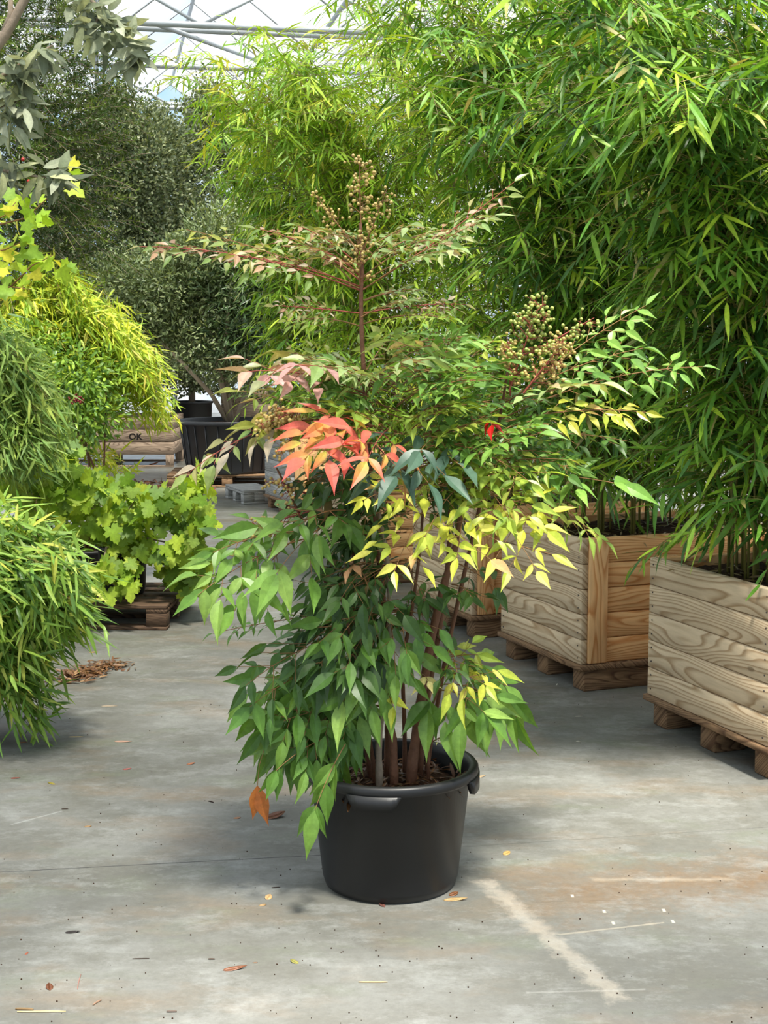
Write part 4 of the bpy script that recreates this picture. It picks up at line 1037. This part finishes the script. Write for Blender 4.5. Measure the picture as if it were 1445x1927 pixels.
# right side
sp(900, 890, .05, 1172, 912, -.1, 60, 'fresh', nodes=3, sub=1, pin=.2, arch=.03, face=.6, lab='fresh green spray of five broad leaflets pointing right')
sp(900, 880, .05, 1140, 1020, .0, 42, 'lime', nodes=6, sub=1, pin=.2, arch=.05, hang=.2, face=.35)
sp(890, 870, .05, 1070, 880, -.1, 44, 'green', nodes=5, sub=2, pin=.3, hang=.15)
sp(880, 850, .05, 1060, 840, .1, 44, 'green', nodes=5, sub=2, pin=.3, hang=.1)
sp(880, 850, .05, 1000, 910, -.2, 44, 'lime', nodes=5, sub=1, pin=.35, hang=.2, face=.4)
sp(890, 840, .05, 1020, 790, -.1, 42, 'green', nodes=5, sub=2, pin=.3)
sp(870, 830, .05, 960, 830, -.3, 46, 'fresh', nodes=4, sub=2, pin=.4, hang=.15)
sp(915, 805, 0, 925, 800, -.3, 38, 'red', nodes=1, sub=0, hang=.4, lab='single bright red leaf tuft')
# left: big fresh leaflets
sp(590, 1010, -.1, 372, 1120, -.3, 66, 'fresh', nodes=5, sub=1, pin=.30, hang=.45, face=.6, lab='large fresh green spray drooping at the left')
sp(580, 1000, -.1, 400, 1040, -.2, 58, 'fresh', nodes=4, sub=1, pin=.3, hang=.3, face=.5)
sp(560, 1010, -.1, 440, 1150, -.3, 62, 'fresh', nodes=3, sub=1, pin=.4, hang=.6, face=.6)
sp(610, 990, -.1, 520, 1080, -.35, 78, 'fresh', nodes=2, sub=1, pin=.5, hang=.6, face=.6)
sp(620, 980, -.1, 480, 1000, .05, 58, 'green', nodes=4, sub=1, pin=.35, hang=.35, face=.5)
sp(650, 960, -.1, 560, 990, -.3, 66, 'green', nodes=3, sub=1, pin=.5, hang=.4, face=.5)
sp(640, 950, 0, 590, 1010, -.2, 70, 'green', nodes=2, sub=1, pin=.5, hang=.6, face=.5)
sp(690, 1150, 0, 400, 1192, .1, 26, 'green', nodes=6, sub=1, pin=.12, arch=.02)
# lower left, hanging
for (bx, by, tx, ty, l, pl, h) in ((660, 1160, 545, 1245, 54, 'dark', .45), (660, 1190, 462, 1290, 58, 'dark', .5), (650, 1240, 470, 1330, 66, 'green', .7), (650, 1270, 490, 1380, 68, 'green', .8),
                                   (660, 1290, 520, 1400, 74, 'green', .85), (670, 1300, 560, 1420, 74, 'green', .85), (660, 1250, 560, 1300, 70, 'green', .7), (680, 1240, 620, 1330, 76, 'green', .8),
                                   (690, 1280, 640, 1370, 84, 'green', .8), (690, 1200, 600, 1250, 66, 'dark', .6), (700, 1180, 650, 1260, 70, 'dark', .7), (690, 1330, 600, 1440, 72, 'green', .9)):
    sp(bx, by, -.03, tx, ty, rng.uniform(-.32, -.05), l, pl, nodes=4, sub=int(rng.integers(1, 3)), pin=.36, hang=h, face=.6)
sp(650, 1400, -.22, 592, 1525, -.32, 72, 'fresh', nodes=3, sub=0, hang=.9, face=.8, lab='bright green leaflets hanging over the pot rim')
sp(610, 1390, -.15, 520, 1450, -.25, 66, 'green', nodes=2, sub=1, pin=.4, hang=.95, face=.7)
wl = Leaves(); wl.add(np.array([H_(484, 1478, -.18), H_(484, 1478, -.18)]), np.array([[-.10, 0, -1], [.22, .05, -1]]), np.array([[.5, -1, .1], [-.2, -1, .2]]), np.array([70, 86])*K, np.array([30, 32])*K, [.12, .1], .3, c(196, 122, 66), c(178, 104, 54))
wl = wl.build('leaf_spray', NANDINA, M_LEAF, hero); wl['label'] = 'withered orange-brown leaf pair'
MB().tube([H_(500, 1400, -.15), H_(488, 1440, -.17), H_(484, 1480, -.18)], .0011, 4, False).build('stalk', M_STALK, wl)
# middle, over the canes
for (bx, by, tx, ty, l, pl, h) in ((745, 1130, 765, 1230, 66, 'green', .7), (735, 1170, 745, 1270, 64, 'green', .8), (715, 1190, 670, 1290, 68, 'green', .75), (770, 1080, 800, 1130, 52, 'dark', .5),
                                   (725, 1090, 690, 1180, 56, 'dark', .6), (700, 1060, 640, 1130, 54, 'dark', .5), (850, 1100, 890, 1125, 40, 'dark', .4), (845, 1225, 860, 1265, 44, 'dark', .5), (725, 1260, 645, 1320, 80, 'fresh', .8),
                                   (720, 1120, 640, 1200, 56, 'green', .5), (700, 1150, 600, 1210, 54, 'green', .5)):
    sp(bx, by, -.02, tx, ty, rng.uniform(-.28, -.1), l, pl, nodes=3, sub=1, pin=.5, hang=h, face=.6)
sp(815, 1290, -.02, 806, 1335, -.10, 84, 'green', nodes=1, sub=0, hang=.8, face=.8)
sp(790, 1270, -.05, 806, 1282, -.2, 42, 'cream', nodes=1, sub=0, hang=.6, face=.8)
sp(815, 1395, 0, 850, 1386, -.08, 12, 'cream', nodes=3, sub=1, hang=.3)
sp(720, 1290, -.05, 740, 1330, -.2, 40, 'yellow', nodes=1, sub=0, hang=.7)
sp(690, 1060, -.05, 655, 1072, -.2, 40, 'peach', nodes=1, sub=1, hang=.5)
# lower right
sp(820, 1290, -.02, 972, 1350, -.12, 78, 'fresh', nodes=4, sub=1, pin=.30, hang=.75, face=.6, arch=.14, lab='large-leaved spray drooping at the lower right')
sp(815, 1300, -.02, 915, 1345, -.22, 78, 'fresh', nodes=3, sub=1, pin=.4, hang=.8, face=.6, arch=.1)
sp(830, 1260, -.02, 950, 1290, .0, 70, 'fresh', nodes=3, sub=1, pin=.4, hang=.6, face=.5, arch=.1)
sp(830, 1270, -.05, 915, 1290, -.28, 46, 'yellow', nodes=3, sub=1, pin=.35, hang=.6, face=.6)
sp(810, 1250, -.02, 900, 1232, -.1, 44, 'lime', nodes=3, sub=1, pin=.35, hang=.4, face=.5)
sp(860, 1060, .05, 935, 1110, .0, 46, 'dark', nodes=2, sub=1, hang=.5, face=.5)
# the inner mass
fills = [(600, 690, 110, 35, -.25, .3, 7, 42, 'pale', .15, .2, 0), (830, 660, 120, 40, -.2, .35, 9, 38, 'fresh', .12, .2, 0), (760, 720, 140, 40, -.35, .3, 9, 42, 'fresh', .15, .25, 0), (920, 730, 100, 40, -.25, .3, 8, 38, 'green', .15, .2, 0),
         (640, 760, 100, 40, -.2, .2, 7, 42, 'green', .2, .3, 0), (760, 790, 110, 35, -.3, .2, 8, 40, 'lime', .2, .35, 0), (870, 810, 110, 45, -.3, .2, 9, 38, 'green', .2, .3, 0), (1000, 830, 100, 45, -.1, .3, 7, 38, 'green', .2, .3, 0), (1010, 890, 90, 40, -.2, .2, 6, 38, 'lime', .2, .35, 0),
         (620, 930, 80, 50, -.1, .3, 8, 48, 'dark', .35, .4, 0), (760, 960, 90, 50, -.1, .3, 9, 44, 'dark', .4, .4, 0), (850, 890, 90, 40, -.25, .1, 7, 40, 'lime', .25, .4, 0), (720, 1060, 90, 60, -.05, .25, 8, 46, 'dark', .4, .4, 0),
         (590, 1200, 90, 60, -.1, .2, 9, 48, 'dark', .4, .4, 0), (650, 1110, 70, 50, -.2, .2, 6, 46, 'dark', .4, .4, 0), (560, 1310, 70, 60, -.2, .1, 5, 56, 'green', .7, .5, 0), (740, 1150, 50, 50, 0, .2, 3, 50, 'dark', .5, .4, 0),
         (690, 560, 120, 40, -.2, .2, 4, 26, 'pale', .1, .2, 0), (640, 450, 90, 30, -.2, .2, 4, 28, 'bronze', .1, .2, 0), (760, 440, 80, 30, -.2, .2, 4, 28, 'pale', .1, .2, 0)]
INNER = []
for (cx, cy, rx, ry, d0, d1, n, l, pl, h, fc, _z) in fills:
    for _ in range(n):
        a, r = rng.uniform(0, 6.28), math.sqrt(rng.random()); tx, ty = cx+rx*r*math.cos(a), cy+ry*r*math.sin(a)
        ax = np.interp(ty, [600, 760, 1000, 1440], [690, 760, 765, 750])
        bx = ax+(tx-ax)*0.12+rng.uniform(-30, 30); by = ty+(rng.uniform(15, 70) if h < .3 else -rng.uniform(10, 60))
        if abs(tx-bx) < 70: tx += 70*(1 if tx > bx else -1)
        INNER.append(sp(bx, by, rng.uniform(-.05, .08), tx, ty, rng.uniform(d0, d1), l*.92, pl, nodes=4, sub=int(rng.integers(1, 3)), pin=.36, hang=h, face=fc))
# the small sprays deep inside the crown, past counting, become one part
def fuse(objs, name, mat):
    V, lo, stt, cl, o_, lo_ = [], [], [], [], 0, 0
    for ob in objs:
        me = ob.data; n = len(me.vertices); v = np.empty(n*3, np.float32); me.vertices.foreach_get('co', v); V.append(v.reshape(-1, 3))
        q = np.empty(len(me.loops), np.int32); me.loops.foreach_get('vertex_index', q); lo.append(q+o_)
        q2 = np.empty(len(me.polygons), np.int32); me.polygons.foreach_get('loop_start', q2); stt.append(q2+lo_)
        if 'Col' in me.attributes:
            k_ = np.empty(n*4, np.float32); me.attributes['Col'].data.foreach_get('color', k_); cl.append(k_.reshape(-1, 4)[:, :3])
        o_ += n; lo_ += len(q)
    me = np_mesh(name, np.concatenate(V), np.concatenate(lo), np.concatenate(stt), True, np.concatenate(cl) if cl else None); me.materials.append(mat)
    for ob in objs: bpy.data.objects.remove(ob)
    return bpy.data.objects.new(name, me)
kids = [ch for ob in INNER for ch in ob.children]
st_ = fuse(kids, 'inner_stalks', M_STALK); in_ = fuse(INNER, 'inner_foliage', M_LEAF)
link(in_, hero); link(st_, in_); in_['kind'] = 'stuff'

def panicle(base, top, side, n_br, per, rb, bm, lab, stalk=M_REDST):
    base, top = np.asarray(base, float), np.asarray(top, float); b = MB(); st = MB(); ax = top-base; ln = np.linalg.norm(ax); d = nrm(ax)
    st.tube([base, (base+top)/2, top], [.0028, .002, .001], 5, False)
    for k in range(n_br):
        u = 0.15+0.85*k/n_br; p = base+ax*u; s_ = side*(1.05-0.75*u)*rng.uniform(.6, 1.1)
        a = rng.uniform(0, 6.28); x = nrm(np.cross(d, UP+np.array([.3, .1, 0]))); y = np.cross(d, x)
        e = p+(x*math.cos(a)+y*math.sin(a)*.7)*s_+d*s_*.55-UP*s_*.12
        st.tube([p, (p+e)/2+UP*.004, e], [.0015, .0012, .0008], 3, False)
        for q in range(per):
            w = 0.4+0.6*(q+rng.random())/per; pp = p+(e-p)*w+rng.normal(0, .014, 3); st.tube([p+(e-p)*max(w-.15, 0), pp], .0006, 3, False)
            b.ball(pp, rb*rng.uniform(.8, 1.12), 6, 8)
    o = st.build('berry_cluster', stalk, hero); o['label'] = lab
    b.build('berries', bm, o, True)
panicle(H_(679, 430), H_(676, 300), .060, 14, 5, .0050, M_BERRY, 'upright spire of tan berries at the top', M_STALK)
panicle(H_(672, 470), H_(592, 365, .05), .055, 9, 5, .0048, M_BERRY, 'tan berries left of the top spire', M_STALK)
panicle(H_(684, 470), H_(728, 355, -.05), .045, 8, 5, .0048, M_BERRY, 'tan berries right of the top spire', M_STALK)
panicle(H_(678, 540), H_(672, 440, -.08), .05, 9, 6, .0045, M_BERRY, 'dull brown berry cluster below the top', M_STALK)
panicle(H_(958, 735, .02), H_(1015, 570, .0), .125, 26, 8, .0056, M_GBERRY, 'big cluster of green berries on red stalks at the right')
panicle(H_(985, 740, -.05), H_(1062, 640, -.08), .08, 15, 8, .0056, M_BERRY, 'lower tan half of the big berry cluster')
panicle(H_(960, 745, .04), H_(958, 640, .0), .045, 11, 6, .0052, M_BERRY, 'narrow tan cluster left of the green one')
panicle(H_(1015, 655, .02), H_(1118, 598, .05), .045, 9, 6, .0052, M_GBERRY, 'green berries reaching right')
panicle(H_(590, 760, -.1), H_(492, 800, -.15), .085, 18, 7, .0056, M_BERRY, 'golden berry cluster in front of the tub')
panicle(H_(560, 810, -.12), H_(530, 850, -.15), .04, 8, 6, .0050, M_BERRY, 'small golden cluster under it')
panicle(H_(590, 960, -.05), H_(452, 1000, -.12), .075, 15, 4, .0050, M_BERRY, 'sparse tan berries at the left, low')
panicle(H_(580, 930, -.05), H_(505, 905, -.1), .06, 10, 4, .0050, M_BERRY, 'sparse tan berries above them')

# ------------------------------------------------------------------ litter on the concrete: every leaf and twig a thing
def floor_leaf(name, label, px, py, ln_px, ang, col, tm=OVAL, wr=0.35, curl=0.0, fold=0.35, cat='fallen leaf', lift=0.004, tiltz=0.0):
    p = gz(px, py); k = np.linalg.norm(p-np.array([0, 0, CAMZ]))/F; l = ln_px*k; a = math.radians(ang)
    d = np.array([math.cos(a), math.sin(a), tiltz])
    L = Leaves(); L.add(-d*l/2+UP*lift, d, UP+np.array([math.sin(a)*.2, -.15, 0]), l, l*wr, -curl, fold*.4, col, col*0.85)
    o = L.build(name, tm, M_DULL, None, 0.95)
    sm = o.modifiers.new('thick', 'SOLIDIFY'); sm.thickness = 0.0012; sm.offset = 1
    z = min(v.co.z for v in o.data.vertices); o.location = (p[0], p[1], 0.0008-z)
    return tag(o, label, cat, 'dry leaves scattered on the concrete')
def twig(name, label, px, py, ln_px, ang, r, col, bend=0.06, cat='twig'):
    p = gz(px, py); k = np.linalg.norm(p-np.array([0, 0, CAMZ]))/F; l = ln_px*k; a = math.radians(ang); d = np.array([math.cos(a), math.sin(a), 0]); s = np.array([-d[1], d[0], 0])
    t = np.linspace(-.5, .5, 7); o = MB().tube(np.outer(t*l, d)+np.outer((0.25-t**2)*l*bend, s)+UP*r, r*np.array([.6, .9, 1, 1, 1, .9, .5]), 6).build(name, plain(name, col, .8, .2, .3, 80), None, True)
    o.location = (p[0], p[1], 0); return tag(o, label, cat, 'twigs scattered on the concrete')
TAN, BRN, DBR, RED, PAL_ = c(196, 160, 110), c(142, 92, 58), c(74, 54, 42), c(160, 84, 70), c(212, 186, 140)
FL = [
    ('brown curled leaf standing on edge left of the pot', 517, 1538, 40, 20, c(120, 74, 52), .55, .25), ('pale tan leaf in front of the pot, at its left, larger of the two', 505, 1690, 18, 70, c(224, 186, 132), .7, .2),
    ('tiny tan leaf just below the larger tan one, left of the pot', 494, 1704, 14, 20, TAN, .5, .1), ('long straw-coloured leaf lying at the right foot of the pot', 857, 1694, 44, 2, c(214, 178, 122), .26, .1),
    ('small brown leaf tucked against the right foot of the pot', 853, 1684, 20, 30, BRN, .6, .2), ('reddish-brown leaf standing against the front foot of the pot', 719, 1704, 20, 120, c(128, 84, 74), .5, .2),
    ('small golden leaf alone on the concrete right of the pot', 953, 1607, 17, 40, c(222, 178, 104), .7, .2), ('long crinkled brown leaf in the left foreground', 442, 1824, 44, 14, c(152, 96, 66), .28, .12),
    ('dark blackish-brown leaf lying on the pale foreground concrete', 137, 1755, 28, 6, c(48, 40, 38), .30, .1), ('small brown leaf nearest the bottom left twigs', 93, 1859, 22, 110, c(120, 74, 50), .6, .2),
    ('yellow-green leaf lying in the foreground below the pot', 554, 1811, 20, 140, c(170, 164, 90), .5, .15), ('small reddish leaf nearest the left edge below the foreground bamboo', 29, 1465, 18, 0, RED, .3, .1),
    ('yellow leaf right of the reddish one by the left edge', 97, 1475, 18, 150, c(176, 160, 70), .35, .1), ('little pinkish red leaf in the left part of the aisle', 239, 1448, 16, 15, c(190, 100, 92), .35, .1),
    ('orange-brown leaf in the aisle above the hanging brown leaf pair', 359, 1438, 16, 20, c(180, 110, 70), .4, .15), ('short tan leaf fragment left of the hanging brown leaf pair', 446, 1540, 14, 5, c(176, 128, 96), .5, .1),
    ('pale dry bamboo leaf, upper of the two pale slivers in the left aisle', 143, 1387, 28, 2, PAL_, .16, .02), ('pale pinkish bamboo leaf, lower of the two pale slivers in the left aisle', 232, 1396, 34, -6, c(214, 172, 150), .2, .05),
    ('pale bamboo leaf lying below the grape vine pallet', 206, 1329, 30, 0, c(210, 186, 156), .12, .02), ('tiny dry leaf beneath the foreground bamboo', 42, 1398, 18, 5, c(166, 116, 88), .3, .1),
    ('orange leaf lying by the dark pallet corner', 176, 1228, 16, 10, c(214, 170, 90), .3, .1), ('curled white-tan leaf beside the corner block of the dark pallet', 274, 1183, 16, -20, c(214, 196, 160), .5, .2),
    ('rust-brown heap-shaped leaf in front of the tub pallet', 395, 927, 26, 5, c(176, 88, 48), .6, .35), ('large orange leaf on the concrete beside the stencilled crate', 290, 875, 22, 10, c(224, 130, 80), .5, .3),
    ('pale leaf beside the large orange one by the crate', 268, 879, 16, 0, c(226, 200, 150), .35, .1), ('white sliver of leaf in front of the orange-fronted planter', 1048, 1288, 14, 75, c(222, 220, 210), .18, .02),
    ('pale sliver of leaf between the planters', 1090, 1348, 16, 0, c(226, 220, 200), .14, .02), ('pale sliver of leaf, lower one between the planters', 1088, 1395, 8, 0, c(226, 220, 206), .3, .02),
    ('small reddish speck of leaf at the far left foreground', 50, 1795, 10, 70, c(176, 100, 76), .4, .1), ('pale scrap of leaf touching the right side of the pot rim, on the floor behind', 905, 1462, 20, 25, c(206, 178, 138), .3, .1),
    ('brown leaf with curled tip on the floor left of the pot, near the joint line', 165, 1556, 14, 10, c(176, 140, 96), .4, .1), ('tan scrap of leaf in the foreground below the yellow-green leaf', 480, 1812, 9, 0, c(150, 120, 96), .4, .1),
]
for i, (lab, x, y, l, an, co, wr, cu) in enumerate(FL):
    floor_leaf('fallen_leaf', lab, x, y, l, an, co, OVAL if wr > .3 else BAMBOO, wr, cu)
for (lab, x, y, l, an, r, co, bd) in (
        ('straw-coloured stick lying at the bottom left corner', 78, 1905, 84, 1, .0022, c(214, 190, 132), .0), ('short brown twig beside the straw stick at the bottom left', 46, 1901, 32, -4, .0030, c(128, 104, 74), .1),
        ('dark bent twig left of the hanging brown leaf pair', 397, 1510, 15, -40, .0022, c(52, 42, 38), .3), ('thin dark twig in the middle of the foreground', 265, 1805, 30, 3, .0016, c(64, 56, 50), .02),
        ('pinkish thread-like twig at lower left', 149, 1848, 60, 96, .0014, c(150, 110, 100), .05), ('pale straw lying at the bottom centre', 702, 1849, 52, 0, .0018, c(204, 176, 124), .0),
        ('short dark twig near the joint line left of the pot', 519, 1671, 16, 10, .0018, c(60, 52, 48), .1), ('dark twig near the left edge under the bamboo', 122, 1523, 12, 5, .0018, c(70, 58, 50), .1),
        ('tiny branched brown twig in the lower left foreground', 183, 1888, 22, 60, .0022, c(140, 112, 92), .3), ('dark crumb-like twig stub at the bottom', 323, 1905, 18, 2, .0028, c(104, 92, 84), .1),
        ('dark twig lying in the foreground right of the brown crinkled leaf', 398, 1806, 12, 0, .0020, c(80, 64, 54), .1)):
    twig('twig', lab, x, y, l, an, r, co, bd)
# uncountable crumbs of soil and chaff
rng = np.random.default_rng(201)
b = MB()
for _ in range(320):
    x, y = rng.uniform(-60, 1500), 1240+690*rng.random()**.8; p = gz(x, y); b.ball((p[0], p[1], .0012), rng.uniform(.0008, .0028), 3, 5)
tag(b.build('soil_crumbs', M_SOIL), 'dark crumbs of soil scattered over the whole concrete floor', 'soil crumbs', None, 'stuff')
L = Leaves(); n = 420; ctr = np.array([gz(110+100*t, 1285-32*t) for t in rng.beta(1.3, .9, n)])+rng.normal(0, 1, (n, 3))*np.array([.05, .045, 0]); ctr[:, 2] = np.abs(rng.normal(0.006, .010, n))+.003
L.add(ctr, rng.normal(0, 1, (n, 3))*np.array([1, 1, .15]), UP+rng.normal(0, .35, (n, 3)), rng.uniform(.025, .08, n), rng.uniform(.006, .018, n), .05, .2, np.array([c(132, 92, 62), c(96, 66, 48), c(176, 140, 100)])[rng.integers(0, 3, n)]*rng.uniform(.6, 1.1, (n, 1)), c(120, 86, 60))
tag(L.build('leaf_debris', BAMBOO, M_DULL), 'low heap of brown leaf chaff on the concrete beside the foreground bamboo', 'leaf debris', None, 'stuff')
L = Leaves(); n = 420; ctr = np.array([gz(rng.uniform(165, 306), rng.uniform(908, 925)) for _ in range(n)]); ctr[:, 2] = np.abs(rng.normal(.006, .012, n))+.003
L.add(ctr, rng.normal(0, 1, (n, 3))*np.array([1, 1, .15]), UP+rng.normal(0, .35, (n, 3)), rng.uniform(.04, .11, n), rng.uniform(.015, .04, n), .05, .2, np.array([c(104, 66, 44), c(74, 52, 40), c(140, 92, 60)])[rng.integers(0, 3, n)]*rng.uniform(.6, 1.1, (n, 1)), c(90, 62, 46))
tag(L.build('leaf_debris', OVAL, M_DULL), 'band of dark leaf litter on the floor in front of the stencilled crate', 'leaf debris', None, 'stuff')
